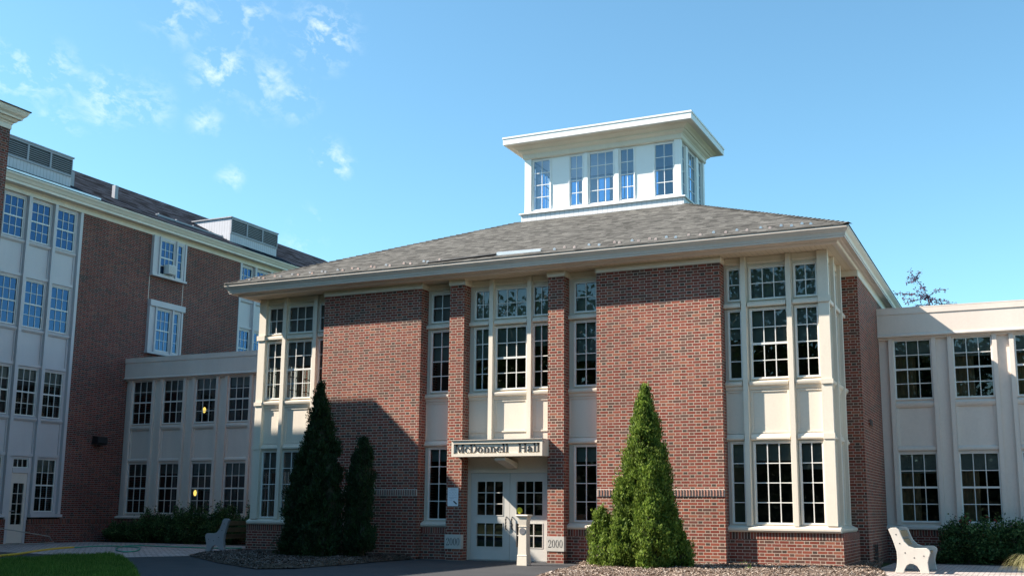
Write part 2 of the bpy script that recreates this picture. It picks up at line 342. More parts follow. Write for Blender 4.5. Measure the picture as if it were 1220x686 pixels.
def window(root, W, u0, u1, z0, z1, cols, rows, d=0., meet=False, blind=0, bmat='blind', gmat='glass', fm='sash', cm='white', cas=.05, label=None, curtain=False):
    mb = MB(); g = .0
    def ring(a0, a1, b0, b1, wd, d0, d1, mat):
        W.box(mb, a0-wd, a0, b0-wd, b1+wd, d0, d1, mat); W.box(mb, a1, a1+wd, b0-wd, b1+wd, d0, d1, mat)
        W.box(mb, a0, a1, b0-wd, b0, d0, d1, mat); W.box(mb, a0, a1, b1, b1+wd, d0, d1, mat)
    ring(u0, u1, z0, z1, .032, d-.03, d+.028, fm)
    ring(u0-.032, u1+.032, z0-.032, z1+.032, max(.015, cas-.032), d-.03, d+.052, cm)
    mw = .010
    for i in range(1, cols): uc = u0+(u1-u0)*i/cols; W.box(mb, uc-mw, uc+mw, z0, z1, d-.012, d+.014, fm)
    for j in range(1, rows):
        zc = z0+(z1-z0)*j/rows; h = .024 if (meet and j*2 == rows) else mw
        W.box(mb, u0, u1, zc-h, zc+h, d-.013, d+.016+(.008 if h > mw else 0), fm)
    wo_ = part(mb, 'window', root)
    if label: wo_['label'] = label
    gm = MB(); gm.quad([W.p(u0, z0, d-.004), W.p(u1, z0, d-.004), W.p(u1, z1, d-.004), W.p(u0, z1, d-.004)], gmat)
    sub(gm, 'pane', wo_, root)
    if 0 < blind < 1: blind = min(.95, blind*(1+.22*math.sin(u0*9.1+z0*5.3)))
    if blind > 0:
        bm_ = MB(); W.box(bm_, u0-.02, u1+.02, z1-(z1-z0)*blind, z1+.02, d-.10, d-.092, bmat); sub(bm_, 'blind', wo_, root)
    if curtain:
        bm_ = MB(); n = 14
        for i in range(n):
            a, b_ = u0+(u1-u0)*i/n, u0+(u1-u0)*(i+1)/n; s0 = .04*(i % 2); s1 = .04*((i+1) % 2)
            bm_.quad([W.p(a, z0, d-.12-s0), W.p(b_, z0, d-.12-s1), W.p(b_, z1, d-.12-s1), W.p(a, z1, d-.12-s0)], 'curtain')
        sub(bm_, 'curtain', wo_, root)
    return wo_
def infill(mb, W, u0, u1, bands, mat, d0=-.08, d1=.012):
    """boards between openings: bands = [(z0,z1,[holes (u0,u1)])]"""
    for z0, z1, holes in bands:
        a = u0
        for h0, h1 in sorted(holes):
            if h1 <= u0 or h0 >= u1: continue
            if h0 > a: W.box(mb, a, h0, z0, z1, d0, d1, mat)
            a = max(a, h1)
        if u1 > a: W.box(mb, a, u1, z0, z1, d0, d1, mat)
C5 = .05
# ================================================================== GROUND
def px_ground(x, y):
    v = R_*((x-625.33)/1297.4)+D_*((y-379.46)/1297.4)+F_; t_ = -CAM_Z/v[2]; return (v[0]*t_, v[1]*t_)
def sheet(name, pts, z, mat):
    mb = MB(); mb.quad([(x, y, z) for x, y in pts], mat); return mb.build(name, kind='structure')
sheet('ground', [(-600, -600), (600, -600), (600, 600), (-600, 600)], 0, 'lawn')
sheet('asphalt_path', [(-40, 4), (8, 4), (8, 22.2), (-4.5, 22.2), (-4.5, 24.6), (-19, 24.6), (-19.4, 27), (-40, 27)], .004, 'asphalt')
pav_l = [px_ground(*p) for p in [(-60, 655), (0, 657.4), (53, 660), (140, 664), (233, 662), (292, 659)]]
sheet('paver_walk', pav_l+[(-19.2, 27.0), (-19.2, 30.6), (-30.6, 30.6), (-30.6, 12)], .010, 'paver')
sheet('paver_terrace', [px_ground(1050, 687), (-3.2, 25.5), (-3.2, 29.2), (12, 29.2), (12, 18), (-1.2, 18)], .011, 'paver')
sheet('planting_soil', [(-30.4, 29.0), (-19.6, 29.0), (-19.6, 30.5), (-30.4, 30.5)], .016, 'soil')
sheet('planting_soil', [(-3.6, 28.7), (12, 28.7), (12, 30.5), (-3.6, 30.5)], .017, 'soil')
def pip(x, y, poly):
    c = np.zeros(len(x), bool); n = len(poly)
    for i in range(n):
        x1, y1 = poly[i]; x2, y2 = poly[(i+1) % n]
        k = ((y1 > y) != (y2 > y)) & (x < (x2-x1)*(y-y1)/(y2-y1+1e-12)+x1); c ^= k
    return c
def edist(x, y, line):
    dm = np.full(len(x), 1e9)
    for (x1, y1), (x2, y2) in zip(line[:-1], line[1:]):
        dx, dy = x2-x1, y2-y1; t_ = np.clip(((x-x1)*dx+(y-y1)*dy)/(dx*dx+dy*dy+1e-12), 0, 1)
        dm = np.minimum(dm, np.hypot(x-x1-t_*dx, y-y1-t_*dy))
    return dm
def vnoise(x, y, s):
    return (np.sin(x*s*1.3+y*s*.7)+np.sin(x*s*.6-y*s*1.9+1.3)+np.sin(x*s*2.3+y*s*2.1+4))/3
def bed(name, poly, free, hmax, nch, chip='chip'):
    xs = [p[0] for p in poly]; ys = [p[1] for p in poly]; st = .07
    gx, gy = np.meshgrid(np.arange(min(xs), max(xs), st), np.arange(min(ys), max(ys), st), indexing='ij')
    ok = pip((gx+st/2).ravel(), (gy+st/2).ravel(), poly).reshape(gx.shape)
    def hgt(x, y): return .018+np.minimum(hmax, edist(x, y, free)*.28)*(1+.25*vnoise(x, y, 3.))
    mb = MB(); idx = {}
    H = hgt(gx.ravel(), gy.ravel()).reshape(gx.shape)
    def vid(i, j):
        if (i, j) not in idx:
            idx[(i, j)] = len(mb.v); ii, jj = min(i, gx.shape[0]-1), min(j, gx.shape[1]-1)
            mb.v.append((min(xs)+i*st, min(ys)+j*st, float(H[ii, jj])))
        return idx[(i, j)]
    k = mb._m('mulch' if chip == 'chip' else 'soil')
    for i in range(gx.shape[0]):
        for j in range(gx.shape[1]):
            if ok[i, j]: mb.f.append((vid(i, j), vid(i+1, j), vid(i+1, j+1), vid(i, j+1))); mb.mi.append(k)
    # chips as tilted shards in the same mesh
    cx = rng.uniform(min(xs), max(xs), nch*4); cy = rng.uniform(min(ys), max(ys), nch*4)
    kk = pip(cx, cy, poly); cx, cy = cx[kk][:nch], cy[kk][:nch]
    cx = cx+rng.normal(0, .02, len(cx)); cy = cy+rng.normal(0, .02, len(cy))
    cz = hgt(cx, cy)+.006; kc = mb._m(chip)
    for x, y, z in zip(cx, cy, cz):
        a = random.uniform(0, math.pi); l = random.uniform(.010, .034); w_ = random.uniform(.004, .010); tl = random.uniform(-.6, .6); tw = random.uniform(-.6, .6)
        A = np.array((math.cos(a)*l, math.sin(a)*l, tl*l)); B = np.array((-math.sin(a)*w_, math.cos(a)*w_, tw*w_)); c0 = np.array((x, y, z+abs(tl)*l*.6))
        b = len(mb.v); mb.v += [tuple(c0-A-B), tuple(c0+A-B), tuple(c0+A+B), tuple(c0-A+B)]; mb.f.append((b, b+1, b+2, b+3)); mb.mi.append(kc)
    o = mb.build(name, kind='stuff'); return o
fl = [px_ground(*p) for p in [(225, 662), (262, 671), (305, 678), (350, 677.5), (406, 673.5), (440, 670.3), (483, 667), (503, 664.8)]]
bl = fl+[(-13.9, 24.02), (-17.0, 24.02), (-17.0, 24.4), (-19.6, 24.4), (-19.6, 26.4), (-20.4, 26.0)]
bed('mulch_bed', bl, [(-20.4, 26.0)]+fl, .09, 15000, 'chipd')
fr_ = [(-9.98, 24.3)]+[px_ground(*p) for p in [(697, 672.3), (680, 677), (662.7, 682), (643.9, 686), (628, 692), (640, 705), (760, 712), (900, 712), (1020, 700), (1056, 686.5)]]+[(-3.1, 25.4)]
br_ = fr_+[(-3.45, 28.6), (-3.45, 27), (-3.5, 26.7), (-3.66, 26.7), (-3.66, 24.3), (-6.15, 24.3), (-6.15, 24.02), (-9.15, 24.02), (-9.15, 24.4), (-9.9, 24.4)]
bed('mulch_bed', br_, fr_, .09, 30000)
# lawn blades
gl_ = [px_ground(*p) for p in [(-80, 672), (0, 668.5), (60, 664), (100, 661.5), (130, 661), (147, 665), (158, 674), (166, 690), (168, 720)]]+[(-14, 12.5), (-30, 12.5)]
sheet('lawn', gl_, .014, 'lawn')
ng = 60000; gx = rng.uniform(-30, -13, ng*3); gy = rng.uniform(13, 22.4, ng*3); k = pip(gx, gy, gl_); gx, gy = gx[k][:ng], gy[k][:ng]
n = len(gx); hh = rng.uniform(.05, .12, n)*(1+.35*vnoise(gx, gy, 2.)); an = rng.uniform(0, 2*math.pi, n)
Cg = np.stack([gx, gy, np.full(n, .012)], 1); Ag = np.stack([rng.normal(0, .03, n), rng.normal(0, .03, n), hh], 1); Bg = np.stack([np.cos(an)*.007, np.sin(an)*.007, np.zeros(n)], 1)
quads_obj('grass', Cg, Ag, Bg, 'grass', kind='stuff', shape='tri')

# ================================================================== MAIN HALL
ZL = (1.0, 2.72); ZM = (4.21, 5.73); ZT = (6.02, 6.71)
hall = thing('brick_hall', 'central red brick hall with grey hipped roof, glazed corner bays and rooftop lantern', 'building', (-11.6, 24, 0))
FX = (1, 0, 0); FN = (0, -1, 0)
Wf = Wall((0, 24.38, 0), FX, FN)          # glass plane of the front
def glazed_run(root, W, u0, u1, lights, posts, base=True, wrap=(0, 0), low=True, cm='white', zlow=ZL, jamb_d=.08, side=False, blinds=(.27, .52, 1.0), rm=None, post_w=.055):
    bands_z = [zlow, ZM, ZT] if low else [ZM, ZT]
    holes = [(a-C5, b-C5+2*C5) for a, b, c in lights]
    mb = MB(); zs = .92 if low else 2.90; bands = []
    prev = zs
    for z0, z1 in bands_z:
        bands.append((prev, z0-C5, [])); bands.append((z0-C5, z1+C5, holes)); prev = z1+C5
    bands.append((prev, 6.99, []))
    infill(mb, W, u0, u1, bands, cm); part(mb, 'window_surround', root)
    for pu in posts:
        mb = MB(); W.box(mb, pu-post_w, pu+post_w, zs+.002, 6.985, .013, .135, cm); W.box(mb, pu-post_w-.02, pu+post_w+.02, zs+.004, 6.98, .0125, .05, cm); part(mb, 'mullion', root)
    cells = []; e = sorted(posts); a = u0
    for pu in e: cells.append((a, pu-post_w-.021)); a = pu+post_w+.021
    cells.append((a, u1))
    cells = [c for c in cells if c[1]-c[0] > .12]
    for a, b in cells:
        mb = MB()
        if low: W.profile(mb, a+.003, b-.003, [(.013, 2.79), (.05, 2.79), (.09, 2.82), (.09, 2.86), (.07, 2.875), (.05, 2.93), (.013, 2.95)], cm); part(mb, 'lintel_moulding', root); mb = MB()
        W.profile(mb, a+.003, b-.003, [(.013, 3.92), (.03, 3.92), (.05, 3.95), (.06, 4.0), (.10, 4.03), (.11, 4.07), (.11, 4.10), (.013, 4.14)], cm); part(mb, 'sill_moulding', root); mb = MB()
        W.profile(mb, a+.003, b-.003, [(.013, 5.82), (.10, 5.82), (.11, 5.84), (.11, 5.90), (.013, 5.955)], cm)
        part(mb, 'sill_moulding', root)
        mb = MB()   # raised stiles round the spandrel
        zb = 2.955 if low else 3.12
        W.box(mb, a+.004, a+.05, zb, 3.915, .0135, .035, cm); W.box(mb, b-.05, b-.004, zb, 3.915, .0135, .035, cm)
        W.box(mb, a+.05, b-.05, zb, zb+.035, .0135, .034, cm); W.box(mb, a+.05, b-.05, 3.88, 3.915, .0135, .034, cm)
        for su in (a+.085, b-.085):
            for sz in (zb+.08, 3.84): W.box(mb, su-.006, su+.006, sz-.006, sz+.006, .0125, .018, 'greyw')
        part(mb, 'spandrel_panel', root)
        mb = MB(); W.profile(mb, a+.003, b-.003, [(.013, 6.83), (.03, 6.83), (.05, 6.86), (.05, 6.985), (.013, 6.985)], cm); part(mb, 'head_board', root)
    for i, (a, b, c) in enumerate(lights):
        bl_ = blinds
        if low: window(root, W, a, b, *zlow, c, 4, blind=bl_[0], cm=cm)
        window(root, W, a, b, *ZM, c, 4, blind=bl_[1], meet=(c == 3 and not side), cm=cm)
        window(root, W, a, b, *ZT, c, 2, blind=bl_[2], cm=cm)
    if base:
        mb = MB(); W.profile(mb, u0-wrap[0], u1+wrap[1], [(-.05, .79), (.155, .79), (.165, .80), (.185, .83), (.185, .875), (.165, .885), (.05, .935), (-.05, .94)], cm); part(mb, 'base_sill', root)
mir = lambda x: -23.2-x
# right and left corner bays, front
RB = [(-6.05, -5.81, 1), (-5.54, -4.76, 3), (-4.53, -4.09, 2)]; RP = [-5.70, -4.675]
glazed_run(hall, Wf, -6.20, -3.93, RB, RP, wrap=(0, .195))
glazed_run(hall, Wf, mir(-3.93), mir(-6.20), [(mir(b), mir(a), c) for a, b, c in RB], [mir(p) for p in RP], wrap=(.195, 0))
# corner boards
for s_ in (0, 1):
    mb = MB()
    x0, x1 = (-4.03, -3.80) if s_ == 0 else (mir(-3.80), mir(-4.03))
    mb.box(x0, x1, 24.255, 24.369, .937, 5.815, 'white'); mb.box(x0, x1, 24.255, 24.369, 5.956, 6.986, 'white')
    for z0, z1, e in ((5.816, 5.955, .035), (4.0, 4.10, .03), (2.80, 2.92, .02)):
        xo = (x0-.0, x1+e) if s_ == 0 else (x0-e, x1)
        mb.box(xo[0], xo[1], 24.255-e, 24.254, z0, z1, 'white')
    part(mb, 'corner_post', hall)
# bay side returns (right faces +X, left faces -X)
Wr = Wall((-3.92, 0, 0), (0, 1, 0), (1, 0, 0)); Wl = Wall((mir(-3.92), 0, 0), (0, 1, 0), (-1, 0, 0))
for W in (Wr, Wl):
    glazed_run(hall, W, 24.375, 26.72, [(24.52, 24.92, 2), (25.2, 25.9, 3), (26.16, 26.5, 2)], [25.06, 26.03], side=True, wrap=(-.058, 0), blinds=(0, .3, .5))
# brick bases of the bays
for s_ in (0, 1):
    f = (lambda x: x) if s_ == 0 else mir
    xa, xb = sorted((f(-6.19), f(-3.70)))
    mb = MB(); mb.box(xa, xb, 24.27, 24.60, 0, .64, 'brick'); x2, x3 = sorted((f(-3.70), f(-4.1))); mb.box(x2+(.0 if s_ else 0), x3, 24.601, 26.72, 0, .64, 'brick')
    part(mb, 'brick_base', hall)
    mb = MB(); mb.box(xa, xb, 24.262, 24.60, .641, .788, 'soldier'); mb.box(x2+(.004 if s_ else 0)-(.008 if s_ else 0), x3+(.008 if not s_ else 0), 24.601, 26.72, .641, .788, 'soldier')
    part(mb, 'soldier_course', hall)
# big brick panels and piers
def brick_panel(x0, x1, y0, y1, name='brick_panel', string=True):
    mb = MB(); mb.box(x0, x1, y0, y1, 0, 6.85, 'brick')
    o = part(mb, name, hall)
    mb = MB(); e = .02
    mb.box(x0-e, x1+e, y0-e, y1, 6.851, 6.99, 'white'); mb.box(x0-e-.015, x1+e+.015, y0-e-.015, y1, 6.92, 6.95, 'white'); sub(mb, 'frieze', o, hall)
    if string:
        mb = MB(); nn = int((x1-x0)/.0677)
        mb.box(x0+.001, x1-.001, y0-.012, y0-.001, 1.55, 1.72, 'mortar')
        for i in range(nn):
            xx = x0+.01+i*(x1-x0-.02)/nn; mb.prism([(xx+.004, y0-.0121, 1.566), (xx+.058, y0-.0121, 1.566), (xx+.048, y0-.030, 1.566)], (0, 0, .138), 'bsolid' if i % 3 else 'bdark')
        sub(mb, 'string_course', o, hall)
    return o
brick_panel(-9.19, -6.17, 24.0, 24.9); brick_panel(mir(-6.17), mir(-9.19), 24.0, 24.9)
p1 = brick_panel(-13.18, -12.76, 24.0, 24.34, 'brick_pier', False); p2 = brick_panel(-10.45, -10.03, 24.0, 24.34, 'brick_pier', False)
# side walls with their corner piers
mb = MB(); mb.box(-4.2, -3.50, 26.7, 38.0, 0, 6.85, 'brick'); sw = part(mb, 'side_wall', hall)
mb = MB(); mb.box(-4.18, -3.48, 26.68, 38, 6.851, 6.99, 'white'); sub(mb, 'frieze', sw, hall)
mb = MB(); mb.box(mir(-3.50), mir(-4.2), 26.7, 38.0, 0, 6.85, 'brick'); sw2 = part(mb, 'side_wall', hall)
mb = MB(); mb.box(mir(-3.48), mir(-4.18), 26.68, 38, 6.851, 6.99, 'white'); sub(mb, 'frieze', sw2, hall)
for (ya, yb, za, zb) in ((27.55, 28.1, 3.33, 3.46), (27.4, 28.0, .12, .5)):
    mb = MB(); mb.box(-3.499, -3.47, ya, yb, za, zb, 'brick'); 
    for k in range(4): z_ = za+(zb-za)*(k+.5)/4; mb.box(-3.469, -3.455, ya+.03, yb-.03, z_-.03*(zb-za)*4, z_+.02*(zb-za)*4, 'black')
    part(mb, 'vent', hall)
# back
mb = MB(); mb.box(-19.7, -3.5, 38.001, 39.9, 0, 6.98, 'brick'); part(mb, 'rear_wall', hall)
# entry windows and brick bases below them
glazed_run(hall, Wf, mir(-9.16), mir(-10.06), [(-13.86, -13.34, 2)], [], blinds=(.22, .5, 1))
glazed_run(hall, Wf, -10.06, -9.16, [(-9.86, -9.34, 2)], [], blinds=(.22, .5, 1))
for (a, b) in ((-10.029, -9.191), (mir(-9.191), mir(-10.029))):
    mb = MB(); mb.box(a, b, 24.24, 24.6, 0, .64, 'brick'); part(mb, 'brick_base', hall)
    mb = MB(); mb.box(a, b, 24.232, 24.6, .641, .788, 'soldier'); part(mb, 'soldier_course', hall)
# triple window over the doors
glazed_run(hall, Wf, -12.85, -10.35, [(-12.60, -12.23, 2), (-12.00, -11.20, 3), (-10.97, -10.60, 2)], [-12.13, -11.07], base=False, low=False, blinds=(0, .40, 1))
# entrance wall under it
mb = MB(); Wf.box(mb, -12.85, -10.35, 2.21, 2.895, -.08, .02, 'white'); Wf.box(mb, -12.85, -12.68, 0, 2.21, -.08, .03, 'white'); Wf.box(mb, -10.58, -10.35, 0, 2.21, -.08, .03, 'white')
Wf.box(mb, -12.68, -10.58, 2.12, 2.209, -.08, .045, 'white'); part(mb, 'door_surround', hall)
def door_leaf(root, W, u0, u1, z0, z1, gr, mat='door'):
    """gr: list of (gu0,gu1,gz0,gz1,cols,rows)"""
    mb = MB(); g0 = min(g[0] for g in gr); g1 = max(g[1] for g in gr)
    W.box(mb, u0, g0, z0, z1, -.03, .015, mat); W.box(mb, g1, u1, z0, z1, -.03, .015, mat); zz = z0
    for a, b, c, d_, cc, rr in sorted(gr, key=lambda q: q[2]):
        W.box(mb, g0, g1, zz, c, -.03, .015, mat); zz = d_
        e = .018; W.box(mb, a-e, a, c-e, d_+e, .0155, .024, mat); W.box(mb, b, b+e, c-e, d_+e, .0155, .024, mat); W.box(mb, a, b, c-e, c, .0155, .024, mat); W.box(mb, a, b, d_, d_+e, .0155, .024, mat)
        for i in range(1, cc): x = a+(b-a)*i/cc; W.box(mb, x-.011, x+.011, c, d_, -.01, .018, mat)
        for j in range(1, rr): z = c+(d_-c)*j/rr; W.box(mb, a, b, z-.0105, z+.0105, -.012, .0175, mat)
    W.box(mb, g0, g1, zz, z1, -.03, .015, mat)
    o = part(mb, 'door', root)
    gm = MB()
    for a, b, c, d_, cc, rr in gr: gm.quad([W.p(a, c, -.02), W.p(b, c, -.02), W.p(b, d_, -.02), W.p(a, d_, -.02)], 'glass')
    sub(gm, 'pane', o, root); return o
Wd = Wall((0, 24.37, 0), FX, FN)
for (a, b, hs, g0, g1) in ((-12.675, -11.606, 1, -12.50, -11.79), (-11.598, -10.585, -1, -11.42, -10.73)):
    dl = door_leaf(hall, Wd, a, b, .03, 2.115, [(g0, g1, 1.10, 1.91, 3, 3), (g0, g1, .34, .90, 3, 2)])
    hx = (b-.075) if hs > 0 else (a+.075)
    mb = MB()
    mb.tube([(hx, 24.35, 1.06), (hx, 24.31, 1.05), (hx, 24.30, .98), (hx, 24.30, .84), (hx, 24.31, .77), (hx, 24.35, .76)], .013, 'black', 8)
    for zz in (1.0, .92, .85): mb.tube([(hx, 24.30, zz-.02), (hx, 24.30, zz+.02)], .02, 'black', 8)
    sub(mb, 'handle', dl, hall, smooth=True)
    if hs < 0:
        mb = MB(); c_ = (-11.345, 24.372, 1.215); mb.prism([(c_[0]+.075*math.cos(t_*math.pi/12), c_[1], c_[2]+.075*math.sin(t_*math.pi/12)) for t_ in range(24)], (0, -.004, 0), 'yellow')
        sub(mb, 'round_sticker', dl, hall)
mb = MB(); mb.box(-12.68, -10.58, 24.25, 24.45, .005, .028, 'metal'); part(mb, 'threshold', hall)
# ------------------------------------------------------------------ serif lettering
def ell(cx, cy, ox, oy, ix, iy, a0, a1, n=22):
    P = []; Q = []
    for i in range(n+1):
        a = math.radians(a0+(a1-a0)*i/n); P.append((cx+ox*math.cos(a), cy+oy*math.sin(a))); Q.append((cx+ix*math.cos(a), cy+iy*math.sin(a)))
    return [[P[i], P[i+1], Q[i+1], Q[i]] for i in range(n)]
def rc(x0, x1, y0, y1): return [[(x0, y0), (x1, y0), (x1, y1), (x0, y1)]]
def glyph(ch):
    T, t_, s = .14, .05, .045
    if ch == 'M': return 1.02, rc(.09, .135, 0, 1)+[[(.09, 1), (.26, 1), (.55, .12), (.49, -.0), (.45, .0)]]+[[(.49, 0), (.55, .12), (.80, 1), (.76, 1)]]+rc(.76, .76+T, 0, 1)+rc(0, .24, 0, s)+rc(.68, 1.0, 0, s)+rc(0, .2, 1-s, 1)+rc(.80, 1.0, 1-s, 1)
    if ch == 'D': return .80, rc(.09, .09+T, 0, 1)+rc(0, .36, 0, s)+rc(0, .36, 1-s, 1)+ell(.34, .5, .40, .5, .27, .46, -90, 90)
    if ch == 'H': return .88, rc(.09, .09+T, 0, 1)+rc(.62, .62+T, 0, 1)+rc(.2, .64, .48, .53)+rc(0, .31, 0, s)+rc(.53, .84, 0, s)+rc(0, .31, 1-s, 1)+rc(.53, .84, 1-s, 1)
    if ch == 'l': return .36, rc(.10, .10+T, 0, 1.04)+rc(.01, .33, 0, s)+rc(.02, .11, .98, 1.02)
    if ch == 'n': return .68, rc(.10, .10+T, 0, .66)+rc(.01, .33, 0, s)+rc(.02, .11, .61, .65)+rc(.44, .44+T, 0, .45)+rc(.36, .66, 0, s)+ell(.385, .44, .19, .23, .06, .17, 0, 130, 12)
    if ch == 'o': return .62, ell(.29, .33, .27, .345, .135, .30, 0, 360, 32)
    if ch == 'c': return .54, ell(.29, .33, .27, .345, .15, .30, 45, 310, 26)+rc(.38, .49, .47, .57)
    if ch == 'e': return .56, ell(.29, .33, .27, .345, .145, .30, 0, 320, 28)+rc(.15, .55, .33, .37)
    if ch == 'a': return .60, rc(.33, .33+T, .03, .45)+ell(.27, .45, .20, .22, .075, .175, 0, 150, 12)+rc(.08, .18, .46, .56)+ell(.23, .17, .20, .19, .08, .14, 60, 330, 20)+rc(.40, .58, 0, .05)
    if ch == '0': return .60, ell(.28, .5, .25, .5, .15, .47, 0, 360, 32)
    if ch == '2': return .60, ell(.27, .72, .23, .28, .13, .25, 180, -20, 16)+[[(.50, .66), (.40, .62), (.06, .06), (.03, .0), (.12, .08)]]+rc(.03, .5, 0, .09)+rc(.45, .52, 0, .2)+rc(.04, .15, .68, .78)
    return .48, []
def lettering(text, x0, z0, cap, width, y, dep, mat, root, parent, gap=.0):
    tot = sum(glyph(c)[0]+gap for c in text); sx = width/tot; x = x0
    for c in text:
        wd, polys = glyph(c); mb = MB()
        for e, pl in enumerate(polys): mb.prism([(x+px_*sx, y-(e % 7)*.0004, z0+py_*cap) for px_, py_ in pl], (0, dep, 0), mat)
        if polys: sub(mb, 'digit' if c.isdigit() else 'letter', parent, root)
        x += (wd+gap)*sx
# ------------------------------------------------------------------ canopy with the name
mb = MB(); cx0, cx1 = -12.85, -10.42
mb.box(cx0, cx1, 23.66, 23.998, 2.49, 2.88, 'white')
mb.box(cx0, cx1, 23.62, 23.659, 2.80, 2.88, 'white'); mb.box(cx0, cx1, 23.62, 23.659, 2.49, 2.56, 'white')
mb.box(cx0, cx0+.06, 23.62, 23.659, 2.5605, 2.7995, 'white'); mb.box(cx1-.06, cx1, 23.62, 23.659, 2.5605, 2.7995, 'white')
mb.box(cx0-.01, cx1+.01, 23.59, 23.998, 2.881, 2.895, 'gutter')
mb.box(-12.74, -10.46, 23.999, 24.36, 2.50, 2.87, 'white'); mb.box(-12.74, -10.46, 23.999, 24.36, 2.8705, 2.888, 'black')
can = part(mb, 'canopy', hall)
lettering('McDonnell  Hall', -12.77, 2.583, .205, 2.28, 23.648, .014, 'letter', hall, can)
mb = MB(); mb.hexa([(-11.72, 23.72, 2.40), (-11.44, 23.72, 2.40), (-11.44, 23.72, 2.485), (-11.72, 23.72, 2.485), (-11.66, 24.33, 2.22), (-11.38, 24.33, 2.22), (-11.38, 24.33, 2.36), (-11.66, 24.33, 2.36)], 'white'); sub(mb, 'door_operator_box', can, hall)
mb = MB(); mb.box(-10.419, -10.40, 23.68, 23.72, 2.80, 2.84, 'metal'); sub(mb, 'sensor', can, hall)
# date stones
for pr_, x0, x1 in ((p1, -13.195, -12.745), (p2, -10.465, -10.015)):
    mb = MB(); mb.box(x0, x1, 23.985, 24.12, .28, .625, 'stone'); ds = sub(mb, 'date_stone', pr_, hall)
    lettering('2000', x0+.045, .365, .18, .38, 23.9835, .0012, 'letter', hall, pr_)
# ------------------------------------------------------------------ soffit, gutter, roof
mb = MB()
sf = lambda x0, x1, y0, y1: mb.box(x0, x1, y0, y1, 6.992, 7.03, 'soffit')
sf(-19.7, -3.5, 23.72, 24.7); sf(-19.7, -18.6, 24.701, 39.9); sf(-4.6, -3.5, 24.701, 39.9); part(mb, 'soffit', hall)
def ring_profile(mb, x0, x1, y0, y1, prof, mat):
    n = len(prof); b = len(mb.v); k = mb._m(mat)
    for o_, z in prof: mb.v += [(x0-o_, y0-o_, z), (x1+o_, y0-o_, z), (x1+o_, y1+o_, z), (x0-o_, y1+o_, z)]
    for i in range(n-1):
        for j in range(4):
            j2 = (j+1) % 4; mb.f.append((b+i*4+j, b+i*4+j2, b+(i+1)*4+j2, b+(i+1)*4+j)); mb.mi.append(k)
GX0, GX1, GY0, GY1 = -19.9, -3.30, 23.5, 40.55
mb = MB(); ring_profile(mb, GX0, GX1, GY0, GY1, [(-.30, 6.991), (-.22, 6.985), (-.19, 7.00), (-.17, 7.035), (-.12, 7.045), (-.10, 7.06), (-.035, 7.062), (-.03, 7.058), (0, 7.058), (.0, 7.095), (.015, 7.10), (.02, 7.13), (.035, 7.165), (.07, 7.21), (.09, 7.24), (.10, 7.25), (.10, 7.29), (.09, 7.293), (.06, 7.27), (-.02, 7.27)], 'gutter')
part(mb, 'gutter', hall)
EX0, EX1, EY0, EY1, EZ = -20.01, -3.19, 23.39, 40.66, 7.315
TX0, TX1, TY0, TY1, TZ = -14.33, -8.87, 30.59, 33.45, 10.27
mb = MB()
E = [(EX0, EY0, EZ), (EX1, EY0, EZ), (EX1, EY1, EZ), (EX0, EY1, EZ)]; T = [(TX0, TY0, TZ), (TX1, TY0, TZ), (TX1, TY1, TZ), (TX0, TY1, TZ)]
for i in range(4): j = (i+1) % 4; mb.quad([E[i], E[j], T[j], T[i]], 'shingle')
for i in range(4): j = (i+1) % 4; a, b_ = E[i], E[j]; mb.quad([(a[0], a[1], EZ-.025), (b_[0], b_[1], EZ-.025), b_, a], 'shingle')
roof = part(mb, 'roof', hall)
# hip caps
for i in range(4):
    mb = MB(); a, b_ = np.array(E[i]), np.array(T[i]); n_ = 46
    for k in range(n_):
        p = a+(b_-a)*k/n_; q = a+(b_-a)*(k+1.15)/n_; d_ = (q-p)/np.linalg.norm(q-p); sd = np.cross(d_, (0, 0, 1)); sd /= np.linalg.norm(sd)
        lift = np.array((0, 0, .012)); h2 = np.array((0, 0, .034))
        mb.quad([p+lift-sd*.10-np.array((0, 0, .02)), p+h2, q+lift, q+lift-sd*.10-np.array((0, 0, .034))], 'shingle')
        mb.quad([p+h2, p+lift+sd*.10-np.array((0, 0, .02)), q+lift+sd*.10-np.array((0, 0, .034)), q+lift], 'shingle')
    sub(mb, 'hip_cap', roof, hall)
slope = (TZ-EZ)/(TY0-EY0)
def roofpt(x, dy): return (x, EY0+dy, EZ+slope*dy)
# snow guards: two staggered rows
k = 0; x = -19.4
while x < -3.9:
    dy = .33 if k % 2 == 0 else .50
    px_, py_, pz_ = roofpt(x, dy); mb = MB(); c_ = 'copper' if random.random() < .5 else 'metal'
    q = .66; mb.prism([(px_-.05*q, py_, pz_), (px_-.045*q, py_, pz_+.055*q), (px_-.02*q, py_, pz_+.08*q), (px_+.02*q, py_, pz_+.08*q), (px_+.045*q, py_, pz_+.055*q), (px_+.05*q, py_, pz_)], (0, .012, 0), c_)
    mb.prism([(px_, py_+.012, pz_+.045), (px_, py_+.012, pz_), (px_, py_+.12, pz_+slope*.12+.004)], (.008, 0, 0), c_)
    if not (-13.2 < x < -10.3): sub(mb, 'snow_guard', roof, hall)
    x += .23+random.uniform(-.05, .10); k += 1
